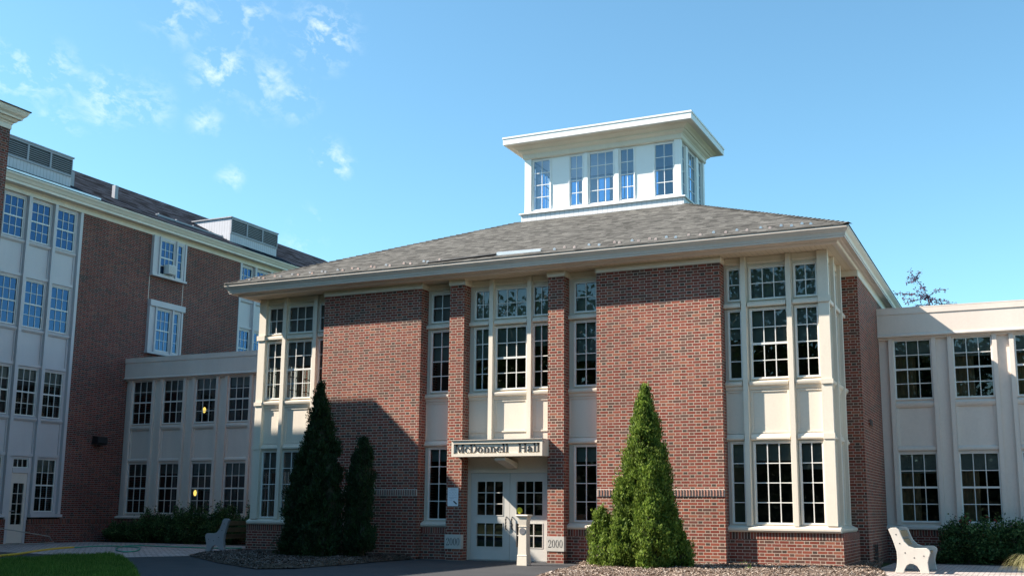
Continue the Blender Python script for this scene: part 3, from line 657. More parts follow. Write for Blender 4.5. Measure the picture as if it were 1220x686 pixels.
# rain diverter over the entrance
mb = MB(); a = roofpt(-11.75, .36); b_ = roofpt(-10.55, .36)
mb.hexa([(a[0], a[1], a[2]), (b_[0], b_[1], b_[2]), (b_[0], b_[1]+.02, b_[2]+.01), (a[0], a[1]+.02, a[2]+.01), (a[0], a[1], a[2]+.075), (b_[0], b_[1], b_[2]+.055), (b_[0], b_[1]+.09, b_[2]+.09), (a[0], a[1]+.09, a[2]+.11)], 'alu')
a = roofpt(-13.6, .16); c_ = roofpt(-11.77, .36); mb.tube([(a[0], a[1], a[2]+.02), (c_[0], c_[1], c_[2]+.035)], .03, 'black', 8); sub(mb, 'rain_diverter', roof, hall)
# ------------------------------------------------------------------ dark rooms behind the glass
mb = MB()
mb.box(-18.9, -4.3, 26.6, 37.9, .05, 6.9, 'dark')
mb.box(-19.35, -3.95, 24.5, 26.59, 3.0, 3.85, 'room'); mb.box(-19.35, -3.95, 24.5, 26.59, .03, .5, 'room'); mb.box(-19.35, -3.95, 24.5, 26.59, 6.86, 6.98, 'room')
mb.box(-13.25, -13.1, 24.5, 26.59, .5, 6.86, 'room'); mb.box(-10.1, -9.98, 24.5, 26.59, .5, 6.86, 'room'); mb.box(-9.1, -6.3, 24.95, 26.59, .5, 6.86, 'room'); mb.box(-16.9, -14.1, 24.95, 26.59, .5, 6.86, 'room')
part(mb, 'interior', hall)
# ------------------------------------------------------------------ roof lantern
Cx0, Cx1, Cy0, Cy1 = -14.2, -9.0, 30.68, 33.36
mb = MB(); mb.box(TX0+.04, TX1-.04, TY0+.04, TY1-.04, 10.0, 10.50, 'boardw'); lb = part(mb, 'lantern_base', hall)
mb = MB(); ring_profile(mb, TX0, TX1, TY0, TY1, [(-.04, 10.501), (.015, 10.503), (.02, 10.515), (.015, 10.545), (-.12, 10.56)], 'cup'); mb.box(TX0+.05, TX1-.05, TY0+.05, TY1-.05, 10.502, 10.54, 'cup'); sub(mb, 'cap_moulding', lb, hall)
zc0, zc1 = 10.545, 12.36
for (W, u0, u1, G, solid) in (
    (Wall((0, Cy0+.09, 0), (1, 0, 0), (0, -1, 0)), Cx0, Cx1, [(-13.90, -13.35, 2), (-12.63, -12.23, 2), (-11.97, -11.20, 3), (-10.94, -10.53, 2), (-9.82, -9.27, 2)], [(-13.31, -12.68), (-10.49, -9.87)]),
    (Wall((0, Cy1-.09, 0), (1, 0, 0), (0, 1, 0)), Cx0, Cx1, [(-13.90, -13.35, 2), (-12.63, -12.23, 2), (-11.97, -11.20, 3), (-10.94, -10.53, 2), (-9.82, -9.27, 2)], [(-13.31, -12.68), (-10.49, -9.87)]),
    (Wall((Cx1-.09, 0, 0), (0, 1, 0), (1, 0, 0)), Cy0+.172, Cy1-.172, [(30.93, 31.27, 2), (31.62, 32.42, 3), (32.77, 33.11, 2)], []),
    (Wall((Cx0+.09, 0, 0), (0, 1, 0), (-1, 0, 0)), Cy0+.172, Cy1-.172, [(30.93, 31.27, 2), (31.62, 32.42, 3), (32.77, 33.11, 2)], [])):
    mb = MB(); hl = [(a-.04, b+.04) for a, b, c in G]
    infill(mb, W, u0, u1, [(zc0, 10.63, []), (10.63, 12.31, hl), (12.31, zc1, [])], 'cup', -.08, .02)
    for i in range(len(hl)-1):
        a, b_ = hl[i][1], hl[i+1][0]
        if b_-a < .4: W.box(mb, a+.02, b_-.02, zc0+.09, 12.33, .021, .07, 'cup')
    e0 = hl[0][0]; e1 = hl[-1][1]
    W.box(mb, u0+.001, e0-.03, zc0+.001, zc1-.001, .021, .088, 'cup'); W.box(mb, e1+.03, u1-.001, zc0+.001, zc1-.001, .021, .088, 'cup')
    W.profile(mb, u0+.1, u1-.1, [(.02, 10.56), (.085, 10.56), (.085, 10.60), (.02, 10.635)], 'cup')
    part(mb, 'lantern_wall', hall)
    for a, b_, c in G: window(hall, W, a, b_, 10.67, 12.27, c, 4, gmat='cglass', fm='cup', cm='cup', cas=.04)
mb = MB(); ring_profile(mb, Cx0, Cx1, Cy0, Cy1, [(-.15, 12.34), (.02, 12.345), (.02, 12.36), (.045, 12.37), (.05, 12.50), (.07, 12.505), (.08, 12.53), (.13, 12.56), (.16, 12.59), (.16, 12.63), (.20, 12.635), (.23, 12.67), (.30, 12.71), (.32, 12.735), (.47, 12.742)], 'white')
lr = part(mb, 'lantern_cornice', hall)
mb = MB(); mb.box(-14.71, -8.49, 30.10, 33.94, 12.743, 12.93, 'cup'); mb.box(-14.73, -8.47, 30.08, 33.96, 12.931, 12.985, 'cup'); part(mb, 'lantern_roof', hall)
mb = MB(); mb.box(Cx0+.2, Cx1-.2, Cy0+.2, Cy1-.2, 12.36, 12.74, 'cup'); part(mb, 'lantern_ceiling', hall)

# ================================================================== LINKS
def link(root, x0, x1, units, yg=30.40, cm='linkw', hx=0):
    W = Wall((0, yg, 0), FX, FN); hw = .45
    zl, zm = (1.03, 2.74), (4.22, 5.74)
    mb = MB(); holes = [(u-hw-C5, u+hw+C5) for u in units]
    infill(mb, W, x0, x1, [(.90, zl[0]-C5, []), (zl[0]-C5, zl[1]+C5, holes), (zl[1]+C5, zm[0]-C5, []), (zm[0]-C5, zm[1]+C5, holes), (zm[1]+C5, 5.84, [])], cm, -.10, .012)
    part(mb, 'link_wall', root)
    mb = MB(); W.box(mb, x0, x1, 5.841, 6.45, -.3, .17, cm); W.box(mb, x0, x1, 6.451, 6.60, -.3, .19, cm); W.box(mb, x0, x1, 6.601, 6.63, -.34, .193, cm)
    W.profile(mb, x0, x1, [(.171, 5.842), (.20, 5.842), (.21, 5.87), (.20, 5.90), (.171, 5.92)], cm); W.box(mb, x0, x1, 5.78, 5.8405, .0125, .10, cm)
    part(mb, 'parapet', root)
    mb = MB(); W.profile(mb, x0, x1, [(-.05, .80), (.17, .80), (.19, .82), (.19, .87), (.16, .885), (.04, .91), (-.05, .912)], cm); part(mb, 'base_sill', root)
    mb = MB(); W.box(mb, x0, x1, 0, .655, -.3, .12, 'brick'); part(mb, 'brick_base', root)
    mb = MB(); W.box(mb, x0, x1, .656, .799, -.3, .13, 'soldier'); part(mb, 'soldier_course', root)
    mb = MB(); W.box(mb, x0, x1, 6.0, 6.4, -9, -.31, 'shingleL'); part(mb, 'flat_roof', root)
    for u in units:
        mb = MB()
        for s in (-1, 1):
            a = u+s*(hw+.09); W.box(mb, a-.055, a+.055, .912, 5.779, .013, .105, cm)
        part(mb, 'pilaster_strip', root)
        mb = MB(); a, b = u-hw-.03, u+hw+.03
        W.profile(mb, a, b, [(.013, 2.82), (.04, 2.82), (.07, 2.85), (.07, 2.90), (.04, 2.94), (.013, 2.95)], cm); W.profile(mb, a, b, [(.013, 3.97), (.05, 3.97), (.08, 4.02), (.09, 4.08), (.013, 4.15)], cm)
        for s in (-1, 1): q = u+s*(hw-.0); W.box(mb, q-.03, q+.03, 2.951, 3.969, .0135, .04, cm)
        part(mb, 'spandrel_panel', root)
        for (z0, z1), bl_ in ((zl, .25), (zm, .25)):
            wn_ = window(root, W, u-hw+.01, u+hw-.01, z0, z1, 3, 4, meet=True, cm=cm, blind=bl_, bmat='blind', gmat='glass')
            if x0 > -10:
                cb = MB(); q = .16+.1*((u*7.3+z0) % 1)
                for i_ in range(8): a_, b_ = u-hw+q*i_/4, u-hw+q*(i_+1)/4; cb.quad([W.p(a_, z0, -.2-.03*(i_ % 2)), W.p(b_, z0, -.2-.03*((i_+1) % 2)), W.p(b_, z1, -.2-.03*((i_+1) % 2)), W.p(a_, z1, -.2-.03*(i_ % 2))], 'wood')
                sub(cb, 'curtain', wn_, root)
    ext = [x0]+[v for u in units for v in (u-hw-.15, u+hw+.15)]+[x1]
    for i in range(0, len(ext), 2):
        a, b = ext[i], ext[i+1]
        if b-a > .3:
            mb = MB(); W.box(mb, a+.12, b-.12, .913, 5.778, .0128, .03, cm); part(mb, 'pilaster', root)
    mb = MB(); mb.box(x0+.05, x1-.05, yg+1.6, yg+9, .05, 5.9, 'dark'); mb.box(x0+.05, x1-.05, yg+.3, yg+1.59, 3.0, 3.9, 'room'); mb.box(x0+.05, x1-.05, yg+.3, yg+1.59, .02, .4, 'room'); part(mb, 'interior', root)
rl = thing('link_building', 'low cream two storey link at the right edge, with pilasters and flat parapet', 'building', (0, 30.4, 0))
link(rl, -3.498, 8.4, [-2.65, -1.17, .31, 1.79, 3.27, 4.75, 6.23])
ll = thing('link_building', 'shaded cream two storey link between the dark brick wing and the hall', 'building', (-25, 30.4, 0))
link(ll, -30.30, -19.71, [-29.44, -27.98, -26.49, -25.01, -23.53, -22.05, -20.57])

# ================================================================== LEFT WING
wing = thing('brick_wing', 'long four storey dark brick wing on the left with louvred roof dormers', 'building', (-30.3, 26, 0))
Ww = Wall((-30.35, 0, 0), (0, 1, 0), (1, 0, 0))
ZW = [(1.07, 2.76), (4.22, 5.73), (7.18, 8.69), (10.12, 11.43)]
def wing_bays(y0, y1, ys, hw, doorat=None):
    mb = MB(); holes = [(y-hw-C5, y+hw+C5) for y in ys]; bands = []; prev = .95
    for i, (z0, z1) in enumerate(ZW):
        if i == 0 and doorat is not None:
            h2 = [h for k_, h in enumerate(holes) if k_ != doorat]; yd = ys[doorat]
            infill(mb, Ww, y0, yd-.42, [(prev, z0-C5, []), (z0-C5, z1+C5, h2)], 'greyw', -.1, .0); infill(mb, Ww, yd+.42, y1, [(prev, z0-C5, []), (z0-C5, z1+C5, h2)], 'greyw', -.1, .0)
        else: bands.append((prev, z0-C5, [])); bands.append((z0-C5, z1+C5, holes))
        prev = z1+C5
    bands.append((prev, 11.58, [])); infill(mb, Ww, y0, y1, bands, 'greyw', -.1, .0); part(mb, 'window_surround', wing)
    pc = [(ys[i]+ys[i+1])/2 for i in range(len(ys)-1)]
    for p in pc+[y0+.06, y1-.06]:
        mb = MB(); Ww.box(mb, p-.06, p+.06, .96, 11.575, .001, .13, 'greyw'); part(mb, 'mullion', wing)
    for y in ys:
        for (za, zb) in ((2.85, 4.10), (5.83, 7.05), (8.80, 10.0)):
            mb = MB(); a, b = y-hw-.11, y+hw+.11
            Ww.box(mb, a, b, za, za+.10, .001, .055, 'greyw'); Ww.profile(mb, a, b, [(.001, zb-.08), (.04, zb-.08), (.08, zb-.02), (.08, zb+.02), (.001, zb+.06)], 'greyw')
            Ww.box(mb, a, a+.05, za+.101, zb-.081, .001, .03, 'greyw'); Ww.box(mb, b-.05, b, za+.101, zb-.081, .001, .03, 'greyw'); part(mb, 'spandrel_panel', wing)
    for i, (z0, z1) in enumerate(ZW):
        for k_, y in enumerate(ys):
            if i == 0 and k_ == doorat: continue
            window(wing, Ww, y-hw, y+hw, z0, z1, 3, 4, meet=True, cm='greyw', d=-.02, gmat='glass' if i < 2 else 'glassb', blind=.25 if i < 2 else 0)
ys1 = [24.885, 25.985, 27.07]
wing_bays(24.0, 27.72, ys1, .37, doorat=1)
wing_bays(36.36, 40.2, [36.87, 37.96, 39.05, ], .37)
wing_bays(20.1, 23.9, [20.5, 21.6, 22.7], .37)
# side door with transom
mb = MB(); Ww.box(mb, 25.53, 25.70, 0.02, 2.81, -.1, .03, 'greyw'); Ww.box(mb, 26.33, 26.44, .02, 2.81, -.1, .03, 'greyw'); Ww.box(mb, 25.701, 26.329, 2.30, 2.45, -.1, .05, 'greyw'); Ww.box(mb, 25.701, 26.329, 2.78, 2.81, -.1, .03, 'greyw'); part(mb, 'door_surround', wing)
window(wing, Ww, 25.74, 26.29, 2.50, 2.745, 3, 1, cm='greyw', d=-.02, cas=.035)
dw = door_leaf(wing, Ww, 25.705, 26.325, .03, 2.295, [(25.80, 26.22, .63, 1.96, 2, 4)], 'linkw')
mb = MB(); mb.tube([(-30.33, 25.75, 1.06), (-30.27, 25.75, 1.06), (-30.27, 25.87, 1.06)], .014, 'metal'); sub(mb, 'handle', dw, wing)
# brick walls of the wing
mb = MB()
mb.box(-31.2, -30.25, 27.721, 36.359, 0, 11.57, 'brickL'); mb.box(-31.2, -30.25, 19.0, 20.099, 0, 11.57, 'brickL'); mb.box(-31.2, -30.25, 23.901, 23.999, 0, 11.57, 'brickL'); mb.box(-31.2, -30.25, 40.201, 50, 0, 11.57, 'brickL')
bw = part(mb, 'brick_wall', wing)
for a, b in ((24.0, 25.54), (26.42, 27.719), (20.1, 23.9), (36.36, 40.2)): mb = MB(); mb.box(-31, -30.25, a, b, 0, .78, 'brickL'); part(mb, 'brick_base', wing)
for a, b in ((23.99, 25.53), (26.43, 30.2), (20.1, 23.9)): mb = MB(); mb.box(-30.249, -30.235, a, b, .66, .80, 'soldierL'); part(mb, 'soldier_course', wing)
for a, b in ((24.0, 25.53), (26.43, 27.75), (20.1, 23.9), (36.36, 40.2)): mb = MB(); mb.box(-30.6, -30.15, a, b, .86, .955, 'greyw'); part(mb, 'base_sill', wing)
# casement units set in the brick
for (z0, z1, head) in ((10.06, 11.565, False), (7.05, 8.80, True)):
    Wc = Wall((-30.25, 0, 0), (0, 1, 0), (1, 0, 0)); zz0, zz1 = z0+.09, min(z1-.05, z1)
    gz = (10.14, 11.43) if not head else (7.16, 8.69)
    mb = MB(); infill(mb, Wc, 31.13, 32.97, [(z0, gz[0]-.04, []), (gz[0]-.04, gz[1]+.04, [(31.56, 32.31), (32.48, 32.78)]), (gz[1]+.04, z1, [])], 'greyw', .001, .09)
    Wc.box(mb, 31.13, 31.19, z0, z1, .091, .13, 'greyw'); Wc.box(mb, 31.44, 31.50, z0, z1, .091, .15, 'greyw'); Wc.box(mb, 32.35, 32.43, z0, z1, .091, .15, 'greyw'); Wc.box(mb, 32.86, 32.95, z0, z1, .091, .13, 'greyw')
    Wc.box(mb, 31.10, 33.0, z0-.08, z0-.001, .001, .17, 'greyw')
    if head: Wc.box(mb, 31.12, 33.02, 8.81, 9.04, .001, .17, 'greyw')
    part(mb, 'window_surround', wing)
    window(wing, Wc, 31.60, 32.27, gz[0], gz[1], 3, 4, d=.04, meet=True, cm='greyw', gmat='glassb', cas=.035, curtain=True)
    window(wing, Wc, 32.52, 32.74, gz[0], gz[1], 1, 4, d=.04, cm='greyw', gmat='glassb', cas=.035)
mb = MB(); mb.box(-30.249, -30.243, 31.12, 31.145, 9.05, 9.97, 'linkw'); mb.box(-30.249, -30.243, 32.955, 32.98, 9.05, 9.97, 'linkw'); part(mb, 'brick_joint', wing)
mb = MB(); mb.box(-43, -31.21, 4, 50, .02, 11.9, 'dark'); mb.box(-31.2, -30.5, 20, 50, 2.9, 4.1, 'room'); mb.box(-31.2, -30.5, 20, 50, 5.9, 7.05, 'room'); mb.box(-31.2, -30.5, 20, 50, 8.8, 10.0, 'room'); part(mb, 'interior', wing)
# frieze, cornice, roof
mb = MB(); prof = [(-.2, 11.571), (.02, 11.571), (.02, 11.70), (.04, 11.72), (.05, 11.755), (.33, 11.765), (.33, 11.85), (.36, 11.87), (.40, 11.95), (.45, 12.01), (.45, 12.06), (.3, 12.06), (-.2, 12.0)]
mb.prism([(-30.25+d_, 19.3, z) for d_, z in prof], (0, 31, 0), 'white'); part(mb, 'cornice', wing)
def wroof(dx): return 12.075+.5*dx
mb = MB(); mb.quad([(-29.78, 19.2, 12.075), (-29.78, 51.0, 12.075), (-36.3, 50.9, 12.075+3.26), (-36.3, 19.2, 12.075+3.26)], 'shingleL'); mb.quad([(-36.3, 19.2, 15.335), (-36.3, 50.9, 15.335), (-43, 51, 12), (-43, 19.2, 12)], 'shingleL'); mb.quad([(-29.78, 51, 12.07), (-43, 51, 12.0), (-36.3, 50.9, 15.33)], 'shingleL')
wr_ = part(mb, 'roof', wing)
mb = MB(); mb.hexa([(-29.80, 23.6, 12.085), (-29.80, 28.05, 12.085), (-29.95, 28.05, 12.16), (-29.95, 23.6, 12.16), (-29.80, 23.6, 12.15), (-29.80, 28.05, 12.15), (-29.95, 28.05, 12.21), (-29.95, 23.6, 12.21)], 'alu'); sub(mb, 'eave_flashing', wr_, wing)
mb = MB(); mb.box(-30.9, -30.86, 31.9, 35.9, wroof(1.1)+.0, wroof(1.1)+.06, 'louver')
for y_ in (32, 33, 34, 35, 35.8): mb.box(-30.9, -30.84, y_, y_+.04, wroof(1.06)-.02, wroof(1.1)+.1, 'louver')
sub(mb, 'snow_rail', wr_, wing)
for (y0, y1) in ((20.6, 27.30), (35.95, 39.15)):
    xf = -30.55; zt = 13.50; zb = wroof(.77)-.02; xb = -29.78-(zt-12.075)/.5
    mb = MB()
    mb.prism([(xf, y0, zb), (xf, y0, zt), (xb, y0, zt), (xf-.02, y0, zb)], (0, y1-y0, 0), 'boards')
    dm = part(mb, 'dormer', wing)
    mb = MB(); mb.box(xb-.3, xf+.06, y0-.05, y1+.05, zt+.002, zt+.05, 'louver'); sub(mb, 'dormer_roof', dm, wing)
    mb = MB(); nb = max(3, int(round((y1-y0)/1.0))); zl0 = zb+.42; 
    mb.box(xf+.001, xf+.035, y0, y1, zl0-.04, zl0+.02, 'louver'); mb.box(xf+.001, xf+.035, y0, y1, zt-.07, zt, 'louver'); mb.box(xf+.0005, xf+.003, y0, y1, zl0+.02, zt-.07, 'black')
    for k in range(nb+1): yy = y0+(y1-y0)*k/nb; mb.box(xf+.004, xf+.045, max(y0, yy-.035), min(y1, yy+.035), zl0+.021, zt-.071, 'louver')
    nl = 7
    for k in range(nl):
        z_ = zl0+.03+(zt-.1-zl0-.03)*k/nl; mb.hexa([(xf+.004, y0, z_+.012), (xf+.004, y1, z_+.012), (xf+.035, y1, z_), (xf+.035, y0, z_), (xf+.004, y0, z_+.026), (xf+.004, y1, z_+.026), (xf+.035, y1, z_+.016), (xf+.035, y0, z_+.016)], 'louver')
    sub(mb, 'louvre', dm, wing)
for (y_, dx) in ((27.75, 1.35), (30.4, 1.9)):
    mb = MB(); x_ = -29.78-dx; mb.box(x_-.08, x_+.08, y_, y_+.16, wroof(dx)-.1, wroof(dx)+.5, 'louver'); part(mb, 'roof_vent', wing)
# nearer pavilion block
pav = thing('brick_pavilion', 'tall brick block at the far left edge with deep cream cornice', 'building', (-27, 12, 0))
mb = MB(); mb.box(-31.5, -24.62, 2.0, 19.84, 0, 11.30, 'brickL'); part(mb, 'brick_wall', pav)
mb = MB(); ring_profile(mb, -31.5, -24.62, 2.0, 19.84, [(-.2, 11.301), (.02, 11.301), (.02, 11.44), (.04, 11.445), (.05, 11.48), (.10, 11.51), (.14, 11.58), (.20, 11.59), (.21, 11.64), (.27, 11.70), (.31, 11.78), (.32, 11.85), (.2, 11.86)], 'white'); part(mb, 'cornice', pav)
mb = MB(); e = .35
b0 = [(-31.5-e, 2-e), (-24.62+e, 2-e), (-24.62+e, 19.84+e), (-31.5-e, 19.84+e)]; t0 = [(-29.2, 5.5), (-27.1, 5.5), (-27.1, 16.4), (-29.2, 16.4)]
for i in range(4): j = (i+1) % 4; mb.quad([(*b0[i], 11.862), (*b0[j], 11.862), (*t0[j], 12.6), (*t0[i], 12.6)], 'shingleL'); mb.quad([(*b0[i], 11.83), (*b0[j], 11.83), (*b0[j], 11.861), (*b0[i], 11.861)], 'black')
mb.quad([(*p, 12.6) for p in t0], 'shingleL'); part(mb, 'roof', pav)

# ================================================================== OBJECTS
# window air conditioner
ac = thing('air_conditioner', 'white air conditioner sitting in the upper window of the brick wing', 'air conditioner', (-30.0, 31.95, 10.14))
mb = MB(); mb.box(-30.17, -29.93, 31.80, 32.22, 10.16, 10.52, 'plastic'); attach(mb.build('housing', bevel=.01), ac)
mb = MB()
for k in range(9): z_ = 10.19+k*.035; mb.box(-29.929, -29.915, 31.83, 32.19, z_, z_+.018, 'greyw')
attach(mb.build('grille'), ac)
# flood light on the wing
fl_ = thing('flood_light', 'black wall light mounted on the dark brick wing', 'wall light', (-30.25, 29.1, 3.5))
mb = MB(); mb.prism([(-30.0, 28.88, 3.38), (-29.93, 28.88, 3.45), (-29.95, 28.88, 3.66), (-30.2, 28.88, 3.70), (-30.23, 28.88, 3.42)], (0, .45, 0), 'black'); attach(mb.build('lamp_housing'), fl_)
mb = MB(); mb.box(-30.249, -30.2, 28.98, 29.22, 3.42, 3.66, 'black'); attach(mb.build('bracket'), fl_)
# lit lamps seen through the left link windows
for (x, z, lab) in ((-26.55, 4.63, 'lit yellow globe lamp seen through the upper link window, the higher of two'), (-26.75, 1.72, 'lit yellow globe lamp seen through the ground floor link window behind shrubs')):
    y = 31.2; q = .2
    t_ = thing('hall_lamp', lab, 'lamp', (x*(y/30.4), y, z))
    mb = MB(); c0 = np.array((x*(y/30.4), y, CAM_Z+(z-CAM_Z)*(y/30.4))); n1, n2 = 8, 12; b = 0; k_ = mb._m('bulb')
    for i in range(n1+1):
        for j in range(n2):
            a1, a2 = math.pi*i/n1, 2*math.pi*j/n2; mb.v.append(tuple(c0+np.array((.06*math.sin(a1)*math.cos(a2), .06*math.sin(a1)*math.sin(a2), .11*math.cos(a1)))))
    for i in range(n1):
        for j in range(n2): j2 = (j+1) % n2; mb.f.append((i*n2+j, i*n2+j2, (i+1)*n2+j2, (i+1)*n2+j)); mb.mi.append(k_)
    attach(mb.build('globe', smooth=True), t_)
    mb = MB(); mb.tube([tuple(c0+np.array((0, .05, .0))), tuple(c0+np.array((0, .3, .1))), tuple(c0+np.array((0, .79, .1)))], .02, 'metal'); attach(mb.build('bracket'), t_)
# paper notice
nt_ = thing('paper_notice', 'white printed notice taped to the brick pier left of the doors', 'notice', (-13.0, 23.99, 1.5))
mb = MB(); mb.box(-13.135, -12.84, 23.992, 23.9985, 1.31, 1.75, 'paper'); attach(mb.build('sheet'), nt_)
mb = MB(); yy = 23.9905
for sx in (-13.07, -12.99, -12.91):
    for a0 in range(12):
        a, b_ = a0*math.pi/6, (a0+1)*math.pi/6; r0, r1 = .030, .034
        mb.quad([(sx+r1*math.cos(a)*.8, yy, 1.60+r1*math.sin(a)*1.5), (sx+r1*math.cos(b_)*.8, yy, 1.60+r1*math.sin(b_)*1.5), (sx+r0*math.cos(b_)*.8, yy, 1.60+r0*math.sin(b_)*1.5), (sx+r0*math.cos(a)*.8, yy, 1.60+r0*math.sin(a)*1.5)], 'louver')
for z_, xa, xb in ((1.715, -13.06, -12.92), (1.68, -13.09, -12.88), (1.515, -13.10, -12.88), (1.49, -13.08, -12.95), (1.455, -13.10, -13.0)): mb.box(xa, xb, yy, yy+.001, z_, z_+.006, 'louver')
mb.hexa([(-12.98, yy, 1.42), (-12.955, yy, 1.44), (-12.865, yy, 1.37), (-12.89, yy, 1.345), (-12.98, yy+.001, 1.42), (-12.955, yy+.001, 1.44), (-12.865, yy+.001, 1.37), (-12.89, yy+.001, 1.345)], 'black')
attach(mb.build('print'), nt_)
# push button post
pb = thing('push_button_post', 'cream square post with round door button, standing before the entrance', 'post', (-10.37, 22.72, 0))
px0, px1, py0, py1 = -10.55, -10.36, 22.62, 22.81
def frust(mb, x0, x1, y0, y1, z0, z1, e0, e1, mat):
    mb.hexa([(x0-e0, y0-e0, z0), (x1+e0, y0-e0, z0), (x1+e0, y1+e0, z0), (x0-e0, y1+e0, z0), (x0-e1, y0-e1, z1), (x1+e1, y0-e1, z1), (x1+e1, y1+e1, z1), (x0-e1, y1+e1, z1)], mat)
mb = MB(); frust(mb, px0, px1, py0, py1, .005, .22, .028, .02, 'white'); frust(mb, px0, px1, py0, py1, .221, .24, .028, .02, 'white'); frust(mb, px0, px1, py0, py1, .241, .86, .012, -.002, 'white'); attach(mb.build('shaft', bevel=.004), pb)
mb = MB(); frust(mb, px0, px1, py0, py1, .861, .875, .012, .008, 'white'); frust(mb, px0, px1, py0, py1, .876, 1.06, -.002, .018, 'white'); frust(mb, px0, px1, py0, py1, 1.061, 1.095, .02, .05, 'white'); frust(mb, px0, px1, py0, py1, 1.096, 1.125, .055, .045, 'white'); attach(mb.build('cap', bevel=.004), pb)
mb = MB(); mb.prism([(-10.455+.075*math.cos(a*math.pi/14), py0+.001, .76+.075*math.sin(a*math.pi/14)) for a in range(28)], (0, -.012, 0), 'button'); attach(mb.build('button'), pb)
# benches
out = [(180,175),(215,158),(270,155),(300,180),(320,240),(350,310),(400,360),(460,382),(540,378),(590,378),(620,400),(628,430),(610,480),(595,540),(600,600),(612,660),(515,665),(505,620),(480,580),(440,558),(400,555),(365,575),(340,620),(330,660),(232,658),(255,590),(265,500),(262,420),(240,340),(210,250)]
prof_b = [((x-180)/560., (662-y)/552.) for x, y in out]     # metres
def bench(name, label, x0, y0, y1, flip, zb=.012, pm='conc'):
    root = thing(name, label, 'bench', (x0, (y0+y1)/2, zb), 'moulded benches by the walls')
    f = -1 if flip else 1
    for y in (y0, y1-.09):
        mb = MB(); mb.prism([(x0+f*a, y, zb+max(0, b)) for a, b in prof_b], (0, .09, 0), pm)
        if flip: pass
        o = mb.build('end_panel', bevel=.008); attach(o, root)
        bo = MB()
        for (bx, bz) in ((265, 233), (300, 332), (355, 435), (452, 488), (556, 466)):
            cx_, cz_ = x0+f*(bx-180)/560., zb+(662-bz)/552.
            yy = y-.004 if y == y0 else y+.091
            bo.prism([(cx_+.013*math.cos(a*math.pi/5), yy, cz_+.013*math.sin(a*math.pi/5)) for a in range(10)], (0, .006 if y == y0 else .003, 0), 'black')
        c = bo.build('bolt'); c.parent = o
    # slats: back three, seat two
    for (bx, bz, ang) in ((285, 225, 70), (318, 325, 66), (368, 420, 50), (452, 455, -2), (545, 440, -2)):
        cx_, cz_ = (bx-180)/560., (662-bz)/552.; a = math.radians(ang)
        dx, dz = math.cos(a), math.sin(a)
        if ang > 10: dx = -dx
        h, tk = .062, .018; mb = MB(); P = []
        for s1, s2 in ((-1, -1), (1, -1), (1, 1), (-1, 1)):
            P.append((cx_+s1*h*dx-s2*tk*dz*(1 if ang > 10 else 0), cz_+s1*h*dz+s2*tk*(abs(dx))))
        mb.prism([(x0+f*p[0], y0+.091, zb+p[1]) for p in P], (0, y1-y0-.182, 0), 'wood'); attach(mb.build('slat'), root)
    return root
bench('garden_bench', 'pale bench in the sun beside the right brick corner, facing right', -2.76, 24.05, 25.95, False)
bench('garden_bench', 'shaded bench at the left end of the hall, facing the shrubs', -20.10, 24.25, 26.1, True, pm='conc_shade')  # end panels take a darker copy of the concrete, shade put into the colour

